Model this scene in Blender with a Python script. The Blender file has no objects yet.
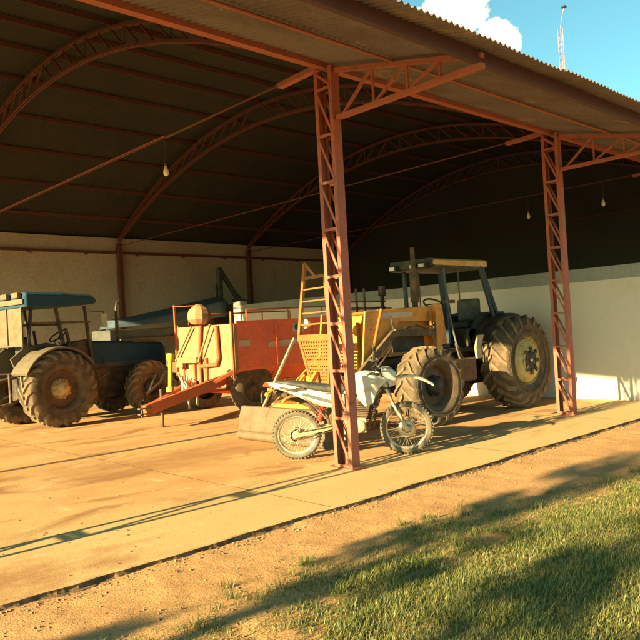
import bpy, math, random
from mathutils import Vector, Matrix, noise
R = math.radians
PI = math.pi
random.seed(7)
S = bpy.context.scene
COL = S.collection

# ------------------------------------------------------------------ helpers
class MB:
    def __init__(s): s.v = []; s.f = []; s.sm = []
    def add(s, vs, fs, smooth=False):
        b = len(s.v); s.v += [tuple(p) for p in vs]
        for f in fs: s.f.append([i + b for i in f]); s.sm.append(smooth)
        return s
    def box(s, x0, x1, y0, y1, z0, z1):
        vs = [(x0,y0,z0),(x1,y0,z0),(x1,y1,z0),(x0,y1,z0),(x0,y0,z1),(x1,y0,z1),(x1,y1,z1),(x0,y1,z1)]
        return s.add(vs, [(0,3,2,1),(4,5,6,7),(0,1,5,4),(1,2,6,5),(2,3,7,6),(3,0,4,7)])
    def beam(s, a, b, w, h, up=(0,0,1)):
        a = Vector(a); b = Vector(b); d = (b - a).normalized(); u = Vector(up)
        if abs(d.dot(u)) > .98: u = Vector((0,1,0)) if abs(d.y) < .9 else Vector((1,0,0))
        sd = d.cross(u).normalized(); u = sd.cross(d).normalized()
        vs = []
        for p in (a, b):
            for i, j in ((-1,-1),(1,-1),(1,1),(-1,1)): vs.append(p + sd*(w/2*i) + u*(h/2*j))
        return s.add(vs, [(3,2,1,0),(4,5,6,7),(0,1,5,4),(1,2,6,5),(2,3,7,6),(3,0,4,7)])
    def tube(s, pts, r, n=8, cap=True):
        pts = [Vector(p) for p in pts]; rs = r if isinstance(r, (list, tuple)) else [r]*len(pts)
        rings = []; prev = None
        for i, p in enumerate(pts):
            d = (pts[min(i+1, len(pts)-1)] - pts[max(i-1, 0)]).normalized()
            if prev is None:
                u = Vector((0,0,1)) if abs(d.z) < .9 else Vector((1,0,0))
            else: u = prev
            a = d.cross(u).normalized(); u = a.cross(d).normalized(); prev = u
            rings.append([p + (a*math.cos(2*PI*k/n) + u*math.sin(2*PI*k/n))*rs[i] for k in range(n)])
        vs = [q for rg in rings for q in rg]; fs = []
        for i in range(len(pts)-1):
            for k in range(n):
                fs.append((i*n+k, i*n+(k+1)%n, (i+1)*n+(k+1)%n, (i+1)*n+k))
        s.add(vs, fs, True)
        if cap:
            m = (len(pts)-1)*n
            s.add(rings[0], [tuple(reversed(range(n)))]); s.add(rings[-1], [tuple(range(n))])
        return s
    def lathe(s, prof, n=32, axis='y', c=(0,0,0), closed=False, smooth=True):
        # prof: list of (r, t) ; t along axis
        vs = []; m = len(prof)
        for k in range(n):
            a = 2*PI*k/n; ca, sa = math.cos(a), math.sin(a)
            for r, t in prof:
                if axis == 'y': q = (r*ca, t, r*sa)
                elif axis == 'x': q = (t, r*ca, r*sa)
                else: q = (r*ca, r*sa, t)
                vs.append((q[0]+c[0], q[1]+c[1], q[2]+c[2]))
        fs = []
        for k in range(n):
            k2 = (k+1) % n
            for j in range(m if closed else m-1):
                j2 = (j+1) % m
                fs.append((k*m+j, k*m+j2, k2*m+j2, k2*m+j))
        return s.add(vs, fs, smooth)
    def prism(s, poly, y0, y1, axis='y'):
        # poly: list of (x,z) extruded along y (or (y,z) along x, (x,y) along z)
        n = len(poly)
        def P(p, t):
            return (p[0], t, p[1]) if axis == 'y' else ((t, p[0], p[1]) if axis == 'x' else (p[0], p[1], t))
        vs = [P(p, y0) for p in poly] + [P(p, y1) for p in poly]
        fs = [tuple(range(n)), tuple(reversed(range(n, 2*n)))]
        for i in range(n): fs.append((i, i+n, (i+1)%n+n, (i+1)%n))
        return s.add(vs, fs)
    def loft(s, rings, closed=True, cap=True, smooth=True):
        n = len(rings[0]); vs = [p for r in rings for p in r]; fs = []
        for i in range(len(rings)-1):
            for k in range(n if closed else n-1):
                fs.append((i*n+k, i*n+(k+1)%n, (i+1)*n+(k+1)%n, (i+1)*n+k))
        s.add(vs, fs, smooth)
        if cap and closed:
            s.add(rings[0], [tuple(reversed(range(n)))]); s.add(rings[-1], [tuple(range(n))])
        return s
    def build(s, name, mat, parent=None, loc=(0,0,0), bevel=0, solid=0, fixn=True):
        me = bpy.data.meshes.new(name); me.from_pydata(s.v, [], s.f)
        me.polygons.foreach_set('use_smooth', s.sm)
        if fixn and len(s.f) < 60000:
            import bmesh
            bm = bmesh.new(); bm.from_mesh(me); bmesh.ops.recalc_face_normals(bm, faces=bm.faces); bm.to_mesh(me); bm.free()
        me.materials.append(mat); me.update()
        o = bpy.data.objects.new(name, me); COL.objects.link(o); o.location = loc
        if parent: o.parent = parent
        if bevel:
            m = o.modifiers.new('bevel', 'BEVEL'); m.width = bevel; m.segments = 2; m.limit_method = 'ANGLE'; m.angle_limit = R(40)
        if solid:
            m = o.modifiers.new('solid', 'SOLIDIFY'); m.thickness = solid; m.offset = 0
        return o
def split(mb, name, mat, parent, **k):
    # every loose piece of the builder becomes an object of its own
    par = list(range(len(mb.v)))
    def f(i):
        while par[i] != i: par[i] = par[par[i]]; i = par[i]
        return i
    key = {}
    for i, v in enumerate(mb.v):
        q = tuple(round(c, 5) for c in v)
        if q in key: par[f(i)] = f(key[q])
        else: key[q] = i
    for fc in mb.f:
        for j in fc[1:]: par[f(j)] = f(fc[0])
    gr = {}
    for fi, fc in enumerate(mb.f): gr.setdefault(f(fc[0]), []).append(fi)
    out = []
    for fl_ in gr.values():
        m2 = MB(); ids = {}
        for fi in fl_:
            m2.f.append([ids.setdefault(j, len(ids)) for j in mb.f[fi]]); m2.sm.append(mb.sm[fi])
        m2.v = [mb.v[j] for j in ids]; out.append(m2.build(name, mat, parent, **k))
    return out
def tag(o, label=None, cat=None, group=None, kind=None):
    if label: o['label'] = label
    if cat: o['category'] = cat
    if group: o['group'] = group
    if kind: o['kind'] = kind
    return o
def empty(name, loc=(0,0,0), rz=0, **k):
    o = bpy.data.objects.new(name, None); COL.objects.link(o); o.location = loc; o.rotation_euler = (0,0,rz)
    o.empty_display_size = .3
    return tag(o, **k)
def kids(o): return [c for c in bpy.data.objects if c.parent == o]
def copy_tree(o, parent=None):
    c = o.copy(); COL.objects.link(c)
    if parent: c.parent = parent
    for ch in kids(o): copy_tree(ch, c)
    return c
def text_obj(txt, size, mat, parent, M, name='lettering', ext=.002):
    cu = bpy.data.curves.new(name, 'FONT'); cu.body = txt; cu.size = size; cu.align_x = 'CENTER'; cu.align_y = 'CENTER'; cu.extrude = ext
    o = bpy.data.objects.new(name, cu); COL.objects.link(o)
    dg = bpy.context.evaluated_depsgraph_get(); me = bpy.data.meshes.new_from_object(o.evaluated_get(dg))
    bpy.data.objects.remove(o); m = bpy.data.objects.new(name, me); me.materials.clear(); me.materials.append(mat)
    COL.objects.link(m); m.parent = parent; m.matrix_local = M
    return m

# ------------------------------------------------------------------ materials
def pmat(name, base, alt=None, amt=.5, scale=4, rough=.7, metal=0, bump=.15, bscale=40, spot=None, spot_amt=.35, spot_scale=2.5, var=.12):
    m = bpy.data.materials.new(name); m.use_nodes = True; nt = m.node_tree; N = nt.nodes; L = nt.links
    b = N['Principled BSDF']; b.inputs['Roughness'].default_value = rough; b.inputs['Metallic'].default_value = metal
    tc = N.new('ShaderNodeTexCoord')
    def noi(sc, det=6, ro=.6, off=0):
        mp = N.new('ShaderNodeMapping'); mp.inputs['Location'].default_value = (off, off*.7, off*1.3)
        L.new(tc.outputs['Object'], mp.inputs[0]); n = N.new('ShaderNodeTexNoise'); L.new(mp.outputs[0], n.inputs['Vector'])
        n.inputs['Scale'].default_value = sc; n.inputs['Detail'].default_value = det; n.inputs['Roughness'].default_value = ro
        return n.outputs['Fac']
    def ramp(src, lo, hi):
        r = N.new('ShaderNodeMapRange'); r.inputs['From Min'].default_value = lo; r.inputs['From Max'].default_value = hi
        L.new(src, r.inputs['Value']); return r.outputs[0]
    def mix(fac, a, bb):
        x = N.new('ShaderNodeMix'); x.data_type = 'RGBA'; L.new(fac, x.inputs['Factor'])
        for sock, val in ((x.inputs['A'], a), (x.inputs['B'], bb)):
            if isinstance(val, tuple): sock.default_value = (*val, 1)
            else: L.new(val, sock)
        return x.outputs['Result']
    alt = alt or tuple(c*.6 for c in base)
    c = mix(ramp(noi(scale), .62 - amt*.35, .80 - amt*.3), base, alt)
    if spot: c = mix(ramp(noi(spot_scale, 8, .7, 11), .70 - spot_amt*.3, .74 - spot_amt*.2), c, spot)
    if var:
        f = noi(bscale*.6, 4, .6, 5); h = N.new('ShaderNodeHueSaturation'); L.new(c, h.inputs['Color'])
        r = N.new('ShaderNodeMapRange'); r.inputs['From Min'].default_value = .3; r.inputs['From Max'].default_value = .7
        r.inputs['To Min'].default_value = 1-var*1.5; r.inputs['To Max'].default_value = 1+var; L.new(f, r.inputs['Value']); L.new(r.outputs[0], h.inputs['Value']); c = h.outputs['Color']
    L.new(c, b.inputs['Base Color'])
    if bump:
        bp = N.new('ShaderNodeBump'); bp.inputs['Strength'].default_value = bump; bp.inputs['Distance'].default_value = .01
        L.new(noi(bscale, 6, .65, 3), bp.inputs['Height']); L.new(bp.outputs[0], b.inputs['Normal'])
    return m
DUST = (.34,.19,.09)
M = {}
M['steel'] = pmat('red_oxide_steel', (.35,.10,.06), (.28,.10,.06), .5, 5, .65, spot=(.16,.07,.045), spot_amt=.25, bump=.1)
M['steel_shaded'] = pmat('shaded_roof_steel', (.12,.036,.026), (.08,.032,.024), .5, 5, .75, spot=(.08,.04,.03), spot_amt=.25, bump=.1)  # darker copy of the column steel, with the roof's shade put into the colour
M['edge'] = pmat('dark_brown_edge', (.10,.058,.03), (.24,.14,.07), .55, 9, .95, bump=.6, bscale=60)  # front face of the slab, darker brown than the top, with paler patches
M['concrete'] = None
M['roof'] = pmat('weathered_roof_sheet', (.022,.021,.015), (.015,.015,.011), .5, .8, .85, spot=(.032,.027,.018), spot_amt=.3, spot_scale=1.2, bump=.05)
M['canopy'] = pmat('canopy_roof_sheet', (.15,.125,.12), (.10,.08,.075), .5, .9, .85, spot=(.22,.17,.13), spot_amt=.4, spot_scale=1.6, bump=.05)
M['back_wall'] = pmat('dull_plaster', (.43,.41,.36), (.38,.36,.30), .5, .5, .9, spot=(.38,.34,.26), spot_amt=.2, spot_scale=.7, bump=.1, bscale=18)
M['low_wall'] = pmat('cream_wall_paint', (.61,.56,.50), (.56,.51,.44), .4, .5, .9, spot=(.45,.33,.22), spot_amt=.10, spot_scale=.8, bump=.05, bscale=14, var=.03)
M['coping'] = pmat('grey_render', (.27,.29,.28), (.22,.24,.23), .4, 1.5, .9, bump=.1)
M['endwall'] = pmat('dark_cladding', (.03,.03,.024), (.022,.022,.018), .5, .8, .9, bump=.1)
M['tyre'] = pmat('dusty_rubber', (.07,.052,.035), (.15,.10,.06), .65, 5, .9, bump=.3, bscale=50)
M['tread'] = pmat('dust_caked_rubber', (.20,.14,.08), (.12,.085,.05), .45, 7, .95, bump=.35, bscale=50)
M['rim_rust'] = pmat('rusty_rim', (.17,.085,.04), (.10,.055,.03), .5, 9, .75, bump=.15)
M['rim_yellow'] = pmat('dusty_yellow_rim', (.58,.46,.18), (.4,.27,.11), .45, 6, .65, bump=.1)
M['hub_yellow'] = pmat('dusty_tan_hub', (.55,.38,.16), (.3,.17,.07), .5, 9, .7, bump=.1)
M['iron'] = pmat('greasy_black_iron', (.022,.02,.017), (.09,.06,.035), .5, 6, .6, bump=.2)
M['iron_dusty'] = pmat('dusty_dark_iron', (.07,.05,.032), (.16,.1,.055), .6, 7, .8, bump=.2)
M['blue'] = pmat('faded_blue_paint', (.003,.05,.10), (.006,.04,.075), .5, 4, .8, spot=(.12,.09,.06), spot_amt=.08, spot_scale=5, bump=.05)
M['blue_dark'] = pmat('dark_blue_paint', (.012,.035,.065), (.05,.045,.04), .5, 5, .55, bump=.1)
M['cloth'] = pmat('dusty_cream_sheet', (.16,.125,.08), (.12,.085,.05), .5, 6, .9, bump=.1)
M['fender'] = pmat('dusty_grey_fender', (.12,.095,.06), (.10,.075,.045), .5, 7, .8, bump=.1)
M['glass'] = pmat('lamp_glass', (.75,.72,.6), (.6,.55,.4), .4, 9, .25, bump=0)
M['orange'] = pmat('orange_yellow_paint', (.62,.27,.04), (.50,.20,.04), .5, 4, .55, spot=(.25,.12,.05), spot_amt=.3, spot_scale=6, bump=.08)
M['yellow'] = pmat('yellow_guard_paint', (.26,.105,.014), (.20,.075,.016), .4, 7, .55, spot=(.3,.15,.05), spot_amt=.2, spot_scale=9, bump=.1)
M['canopy_tan'] = pmat('tan_cab_roof', (.62,.38,.13), (.5,.3,.1), .5, 5, .7, bump=.05)
M['beige_step'] = pmat('grey_beige_panel', (.45,.38,.24), (.3,.23,.14), .5, 9, .7)
M['wagon_red'] = pmat('faded_red_paint', (.80,.16,.08), (.66,.15,.08), .45, 2.5, .55, spot=DUST, spot_amt=.15, spot_scale=5, bump=.06)
M['wagon_orange'] = pmat('orange_frame_paint', (.48,.10,.035), (.36,.10,.04), .5, 6, .6, spot=DUST, spot_amt=.3, spot_scale=7, bump=.1)
M['wagon_cream'] = pmat('cream_end_panel', (.30,.20,.10), (.30,.14,.06), .45, 3, .7, spot=(.5,.33,.16), spot_amt=.3, spot_scale=4, bump=.06)
M['pale'] = pmat('pale_sticker', (.55,.42,.33), (.45,.33,.25), .4, 9, .6, bump=.03)
M['pto'] = pmat('bright_yellow_plastic', (.5,.33,.03), (.42,.25,.04), .4, 9, .5, bump=.04)
M['blade'] = pmat('dusty_worn_steel', (.14,.10,.06), (.12,.075,.045), .5, 5, .7, spot=(.16,.06,.03), spot_amt=.35, spot_scale=3, bump=.1)
M['white'] = pmat('white_plastic', (.50,.50,.46), (.42,.38,.30), .35, 7, .4, bump=.03)
M['seat'] = pmat('dark_vinyl', (.05,.055,.05), (.11,.1,.075), .5, 8, .6, bump=.1)
M['alloy'] = pmat('dusty_alloy', (.55,.48,.36), (.35,.25,.15), .5, 12, .45, .4, bump=.05)
M['gold'] = pmat('pale_gold_swingarm', (.62,.5,.28), (.45,.32,.17), .45, 12, .45, .3, bump=.05)
M['redplastic'] = pmat('red_lens', (.55,.06,.03), (.4,.06,.03), .3, 9, .3, bump=0)
M['mfender'] = pmat('dusty_mudguard', (.62,.54,.38), (.45,.34,.2), .4, 9, .5, bump=.03)
M['tarp'] = pmat('slate_blue_sheet', (.07,.11,.15), (.08,.11,.14), .5, 2.5, .8, bump=.2, bscale=9)
M['tarp_light'] = pmat('grey_blue_panel', (.11,.12,.12), (.09,.10,.10), .5, 3, .8, bump=.1)
M['dull_brown'] = pmat('dull_brown_paint', (.13,.09,.045), (.09,.06,.035), .5, 3, .8)
M['machine_dark'] = pmat('dark_machine_paint', (.085,.09,.085), (.06,.06,.055), .5, 3, .7)
M['mast'] = pmat('pink_white_mast', (.34,.22,.27), (.28,.18,.24), .5, 3, .7, bump=0)
M['moto_tyre'] = pmat('dusty_cycle_rubber', (.15,.12,.08), (.10,.08,.055), .5, 9, .9, bump=.2)
M['stone'] = pmat('reddish_pebble', (.34,.19,.10), (.24,.13,.07), .5, 5, .9)
M['bark'] = pmat('brown_bark', (.12,.08,.05), (.07,.05,.03), .5, 7, .95, bump=.5, bscale=20)
M['blue_ink'] = pmat('blue_badge', (.03,.06,.3), (.03,.05,.22), .3, 9, .5, bump=0)
M['label_ink'] = pmat('faded_ink', (.30,.10,.06), (.25,.1,.06), .3, 9, .6, bump=0)

def floor_mat():
    m = bpy.data.materials.new('dust_covered_concrete'); m.use_nodes = True; nt = m.node_tree; N = nt.nodes; L = nt.links
    b = N['Principled BSDF']; b.inputs['Roughness'].default_value = .85
    tc = N.new('ShaderNodeTexCoord')
    def noi(sc, det, ro, sx=1, sy=1, off=0, dist=0):
        mp = N.new('ShaderNodeMapping'); mp.inputs['Scale'].default_value = (sx, sy, 1); mp.inputs['Location'].default_value = (off, off, 0)
        L.new(tc.outputs['Object'], mp.inputs[0]); n = N.new('ShaderNodeTexNoise'); L.new(mp.outputs[0], n.inputs['Vector'])
        n.inputs['Scale'].default_value = sc; n.inputs['Detail'].default_value = det; n.inputs['Roughness'].default_value = ro; n.inputs['Distortion'].default_value = dist
        return n.outputs['Fac']
    def rng(src, lo, hi, a=0, bb=1):
        r = N.new('ShaderNodeMapRange'); r.inputs['From Min'].default_value = lo; r.inputs['From Max'].default_value = hi
        r.inputs['To Min'].default_value = a; r.inputs['To Max'].default_value = bb; L.new(src, r.inputs['Value']); return r.outputs[0]
    def mix(fac, a, c2):
        x = N.new('ShaderNodeMix'); x.data_type = 'RGBA'; L.new(fac, x.inputs['Factor'])
        for sock, val in ((x.inputs['A'], a), (x.inputs['B'], c2)):
            if isinstance(val, tuple): sock.default_value = (*val, 1)
            else: L.new(val, sock)
        return x.outputs['Result']
    c = mix(rng(noi(.55, 8, .6, 1, 1.6), .42, .62), (.50,.31,.13), (.42,.23,.085))
    c = mix(rng(noi(.9, 10, .68, .6, 1.5, 9, .6), .53, .62), c, (.29,.14,.05))       # oily red-brown stains
    c = mix(rng(noi(2.4, 10, .7, 1, 1, 31, .3), .60, .66), c, (.55,.41,.22))           # scraped pale patches
    c = mix(rng(noi(14, 8, .7, 1, 1, 4), .62, .72), c, (.22,.12,.06))
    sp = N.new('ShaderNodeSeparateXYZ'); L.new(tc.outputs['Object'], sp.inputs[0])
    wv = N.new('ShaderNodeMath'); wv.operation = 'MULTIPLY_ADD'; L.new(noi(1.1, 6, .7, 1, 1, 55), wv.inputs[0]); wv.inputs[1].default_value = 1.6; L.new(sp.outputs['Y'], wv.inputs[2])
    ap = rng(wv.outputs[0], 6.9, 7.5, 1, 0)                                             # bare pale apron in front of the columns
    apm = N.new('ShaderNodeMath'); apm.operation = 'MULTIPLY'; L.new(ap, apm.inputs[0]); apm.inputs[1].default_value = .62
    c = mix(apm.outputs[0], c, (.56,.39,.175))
    c = mix(rng(noi(1.7, 12, .75, .35, 1, 71, .4), .60, .68, 0, .7), c, (.30,.14,.055))
    c = mix(rng(noi(38, 6, .75, 1, 1, 14), .60, .70, 0, .55), c, (.24,.13,.06))
    c = mix(rng(noi(33, 6, .75, 1, 1, 19), .62, .70, 0, .5), c, (.60,.46,.28))
    for (cx, cy, rx, ry_, am) in ((5.2,8.7,2.6,.95,.75),(1.75,5.3,1.1,.55,.9),(8.8,6.3,1.2,.5,.55),(9.2,9.6,2.0,1.2,.6)):    # old spill stains
        d1 = N.new('ShaderNodeVectorMath'); d1.operation = 'SUBTRACT'; L.new(tc.outputs['Object'], d1.inputs[0]); d1.inputs[1].default_value = (cx, cy, 0)
        d2 = N.new('ShaderNodeVectorMath'); d2.operation = 'MULTIPLY'; L.new(d1.outputs[0], d2.inputs[0]); d2.inputs[1].default_value = (1/rx, 1/ry_, 0)
        d3 = N.new('ShaderNodeVectorMath'); d3.operation = 'LENGTH'; L.new(d2.outputs[0], d3.inputs[0])
        d4 = N.new('ShaderNodeMath'); d4.operation = 'MULTIPLY_ADD'; L.new(noi(1.8, 10, .75, 1, 1.6, 40+cx), d4.inputs[0]); d4.inputs[1].default_value = 3.2; L.new(d3.outputs['Value'], d4.inputs[2])
        c = mix(rng(d4.outputs[0], 2.55, 1.75, 0, am), c, (.31,.15,.055))
    L.new(c, b.inputs['Base Color'])
    bp = N.new('ShaderNodeBump'); bp.inputs['Strength'].default_value = .22; bp.inputs['Distance'].default_value = .015
    s1 = N.new('ShaderNodeMath'); s1.operation = 'ADD'; L.new(noi(9, 10, .7), s1.inputs[0]); L.new(noi(60, 5, .6), s1.inputs[1])
    L.new(s1.outputs[0], bp.inputs['Height']); L.new(bp.outputs[0], b.inputs['Normal'])
    return m
def dirt_mat():
    m = bpy.data.materials.new('reddish_dirt'); m.use_nodes = True; nt = m.node_tree; N = nt.nodes; L = nt.links
    b = N['Principled BSDF']; b.inputs['Roughness'].default_value = .95
    tc = N.new('ShaderNodeTexCoord')
    def noi(sc, det, ro, off=0):
        mp = N.new('ShaderNodeMapping'); mp.inputs['Location'].default_value = (off, off, 0)
        L.new(tc.outputs['Object'], mp.inputs[0]); n = N.new('ShaderNodeTexNoise'); L.new(mp.outputs[0], n.inputs['Vector'])
        n.inputs['Scale'].default_value = sc; n.inputs['Detail'].default_value = det; n.inputs['Roughness'].default_value = ro
        return n.outputs['Fac']
    x = N.new('ShaderNodeValToRGB'); L.new(noi(1.6, 10, .7), x.inputs[0])
    e = x.color_ramp.elements; e[0].position = .35; e[0].color = (.38,.20,.075,1); e[1].position = .65; e[1].color = (.53,.30,.12,1)
    y = N.new('ShaderNodeMix'); y.data_type = 'RGBA'; r = N.new('ShaderNodeMapRange'); r.inputs['From Min'].default_value = .58; r.inputs['From Max'].default_value = .68
    L.new(noi(22, 8, .7, 5), r.inputs['Value']); L.new(r.outputs[0], y.inputs['Factor']); L.new(x.outputs[0], y.inputs['A']); y.inputs['B'].default_value = (.22,.11,.055,1)
    L.new(y.outputs['Result'], b.inputs['Base Color'])
    bp = N.new('ShaderNodeBump'); bp.inputs['Strength'].default_value = .7; bp.inputs['Distance'].default_value = .02
    s1 = N.new('ShaderNodeMath'); s1.operation = 'ADD'; L.new(noi(12, 10, .75), s1.inputs[0]); L.new(noi(70, 5, .6), s1.inputs[1])
    L.new(s1.outputs[0], bp.inputs['Height']); L.new(bp.outputs[0], b.inputs['Normal'])
    return m
def leaf_mat(name, c1, c2, c3):
    m = bpy.data.materials.new(name); m.use_nodes = True; nt = m.node_tree; N = nt.nodes; L = nt.links
    b = N['Principled BSDF']; b.inputs['Roughness'].default_value = .6
    g = N.new('ShaderNodeNewGeometry'); x = N.new('ShaderNodeValToRGB'); L.new(g.outputs['Random Per Island'], x.inputs[0])
    e = x.color_ramp.elements; e[0].color = (*c1, 1); e[1].color = (*c3, 1); e.new(.5).color = (*c2, 1)
    L.new(x.outputs[0], b.inputs['Base Color'])
    tr = N.new('ShaderNodeBsdfTranslucent'); L.new(x.outputs[0], tr.inputs['Color'])
    ms = N.new('ShaderNodeMixShader'); ms.inputs[0].default_value = .35
    L.new(b.outputs[0], ms.inputs[1]); L.new(tr.outputs[0], ms.inputs[2]); L.new(ms.outputs[0], N['Material Output'].inputs['Surface'])
    return m
M['concrete'] = floor_mat(); M['dirt'] = dirt_mat()
M['grass'] = leaf_mat('grass_blades', (.085,.125,.025), (.15,.18,.04), (.38,.31,.13))
M['leaf'] = leaf_mat('tree_leaves', (.03,.06,.015), (.05,.08,.02), (.08,.10,.03))

# ------------------------------------------------------------------ setting: ground, slab
Y0, Y1 = 6.1, 21.7                      # front column line, back wall
GZ = -.05
def nz(x, y, s, seed=0): return noise.noise(Vector((x*s+seed, y*s-seed, seed*.37)))
def edge_y(x): return 4.86 + .03*nz(x, 0, .9, 3) + .022*nz(x, 0, 3.7, 9) + .007*nz(x, 0, 9, 5)
mb = MB()                                # slab with a ragged, chipped front edge
xs = [-8 + i*.025 for i in range(int(32.5/.025)+1)]
n = len(xs); vs = []
for x in xs:
    e = edge_y(x); c = .012 + .02*max(0, nz(x, 3, 5, 2))
    vs += [(x, 23, 0), (x, e+.25, 0), (x, e+c, 0), (x, e, -.008)]
fs = []
for i in range(n-1):
    for j in range(3): fs.append((i*4+j, i*4+j+1, (i+1)*4+j+1, (i+1)*4+j))
mb.add(vs, fs, False)
tag(mb.build('concrete_floor', M['concrete'], fixn=False), kind='structure')
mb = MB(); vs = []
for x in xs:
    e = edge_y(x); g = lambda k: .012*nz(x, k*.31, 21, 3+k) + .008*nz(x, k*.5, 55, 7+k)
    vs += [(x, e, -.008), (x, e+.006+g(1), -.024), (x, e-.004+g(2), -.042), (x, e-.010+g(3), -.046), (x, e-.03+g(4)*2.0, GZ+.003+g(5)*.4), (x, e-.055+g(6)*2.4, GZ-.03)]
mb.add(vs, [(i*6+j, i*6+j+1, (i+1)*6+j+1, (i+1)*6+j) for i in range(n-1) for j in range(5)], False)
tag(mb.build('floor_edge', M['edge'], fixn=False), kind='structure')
# expansion joints: low dark filled grooves (flat strips of bitumen)
def joint(pts, w):
    mb = MB(); vs = []
    for i, (x, y) in enumerate(pts):
        ww = w*(1+.35*nz(x, y, 5, 1)); d = .006*nz(x, y, 9, 4)
        vs += [(x, y-ww/2+d, .004), (x, y+ww/2+d, .004)]
    return mb.add(vs, [(2*i, 2*i+1, 2*i+3, 2*i+2) for i in range(len(pts)-1)])
M['bitumen'] = pmat('dark_joint_filler', (.075,.045,.028), (.12,.07,.04), .5, 3, .9)
tag(joint([(-6+i*.1, 10.0) for i in range(140)], .11).build('floor_joint', M['bitumen']), kind='structure')

for xj in (-1.9, 1.35, 4.6, 7.85, 11.1, 14.35):
    mb = MB(); ps = [(xj+.01*nz(xj, k*.3, 3, 2), 4.9+k*.14) for k in range(122)]
    vs = []
    for a_, b_ in ps:
        w_ = .005*(1+.8*nz(a_, b_, 6, 3)); vs += [(a_-w_, b_, .004), (a_+w_, b_, .004)]
    mb.add(vs, [(2*i, 2*i+1, 2*i+3, 2*i+2) for i in range(len(ps)-1)])
    tag(mb.build('floor_joint', M['bitumen']), kind='structure')
mb = MB()                                # dirt: fine relief near the camera, one sheet to the horizon
def gz(x, y):
    w = max(0, 1 - max(0, abs(x-5)-9)/3)*max(0, 1 - max(0, abs(y-3)-4)/2)
    return GZ + w*(.018*nz(x, y, 1.1, 2) + .010*nz(x, y, 5, 4) + .005*nz(x, y, 17, 6))
nx, ny = 420, 240; X0, X1g, Yg0, Yg1 = -3, 14, -2, 7.6
vs = [(X0+(X1g-X0)*i/nx, Yg0+(Yg1-Yg0)*j/ny, gz(X0+(X1g-X0)*i/nx, Yg0+(Yg1-Yg0)*j/ny)) for j in range(ny+1) for i in range(nx+1)]
mb.add(vs, [(j*(nx+1)+i, j*(nx+1)+i+1, (j+1)*(nx+1)+i+1, (j+1)*(nx+1)+i) for j in range(ny) for i in range(nx)], True)
B = 900
z = GZ - .002
o4 = [(X0,Yg0,z),(X1g,Yg0,z),(X1g,Yg1,z),(X0,Yg1,z),(-B,-B,z),(B,-B,z),(B,B,z),(-B,B,z)]
mb.add(o4, [(4,5,1,0),(5,6,2,1),(6,7,3,2),(7,4,0,3)])
tag(mb.build('dirt_ground', M['dirt'], fixn=False), kind='structure')

# ------------------------------------------------------------------ the shed
shed = empty('machinery_shed', (0,0,0), label='open fronted machinery shed with red lattice columns, arched trusses and dark corrugated roof', cat='shed')
CX = [.7, 6.05, 11.4, 16.75, 22.1]
def ztop(y): return 7.42 - 2.55*((y-13.95)/7.85)**2
def zbot(y): return 6.98 - 2.16*((y-13.95)/7.85)**2
# front lattice columns: two channels one behind the other, rungs and one-way diagonals
def column():
    mb = MB(); w = .13
    for y, ww in ((5.95, .05), (6.24, .05)):
        sgn = -1 if y < 6.1 else 1
        mb.box(-w/2, w/2, y-.004, y+.004, 0, 4.8)                     # web of the channel
        for sx in (-1, 1):
            a, b_ = sorted((y-sgn*.004, y-sgn*ww)); mb.box(min(sx*w/2, sx*(w/2-.006)), max(sx*w/2, sx*(w/2-.006)), a, b_, 0, 4.8)
    return mb
def col_web():
    mb = MB(); p = .565
    z = .03; k = 0
    while z < 4.75:
        zt = min(z+p, 4.78)
        for sx in (-1, 1):
            mb.beam((sx*.066, 5.975, z), (sx*.066, 6.215, z), .012, .035)
            mb.beam((sx*.066, 5.975, z+.02), (sx*.066, 6.215, zt-.02), .010, .032)
        z = zt; k += 1
    return mb
c0 = column().build('column', M['steel'], shed, (CX[0],0,0)); w0 = col_web().build('lattice', M['steel'], c0)
pb = MB().box(-.11,.11,5.86,6.33,-.004,.012).build('base_plate', M['steel'], c0)
for x in CX[1:]:
    c = c0.copy(); COL.objects.link(c); c.location.x = x
    for k in (w0, pb): d = k.copy(); COL.objects.link(d); d.parent = c
# arched trusses
def arch():
    a, b = MB(), MB(); n = 40
    ys = [6.2 + (21.55-6.2)*i/n for i in range(n+1)]
    for f in (ztop, zbot):
        for i in range(n):
            for sx in (-1, 1): a.beam((sx*.03, ys[i], f(ys[i])), (sx*.03, ys[i+1]+.01, f(ys[i+1])), .035, .055)
    m = 30
    for i in range(m):
        ya = 6.5 + (21.2-6.5)*i/m; yb = 6.5 + (21.2-6.5)*(i+.62)/m; yc = 6.5+(21.2-6.5)*(i+1)/m
        if ya < 13.9: b.beam((0, ya, zbot(ya)), (0, yb+.18, ztop(yb+.18)), .03, .03)
        else: b.beam((0, yc, zbot(yc)), (0, ya-.02, ztop(ya-.02)), .03, .03)
        if i % 3 == 0: b.beam((0, ya, zbot(ya)), (0, ya, ztop(ya)), .025, .025)
    return a, b
a_, b_ = arch()
t0 = a_.build('arch_truss', M['steel_shaded'], shed, (CX[0],0,0)); tw = b_.build('truss_web', M['steel_shaded'], t0)
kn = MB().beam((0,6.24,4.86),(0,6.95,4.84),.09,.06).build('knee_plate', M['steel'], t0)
for x in CX[1:]:
    c = t0.copy(); COL.objects.link(c); c.location.x = x
    for k in (tw, kn): d = k.copy(); COL.objects.link(d); d.parent = c
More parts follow.
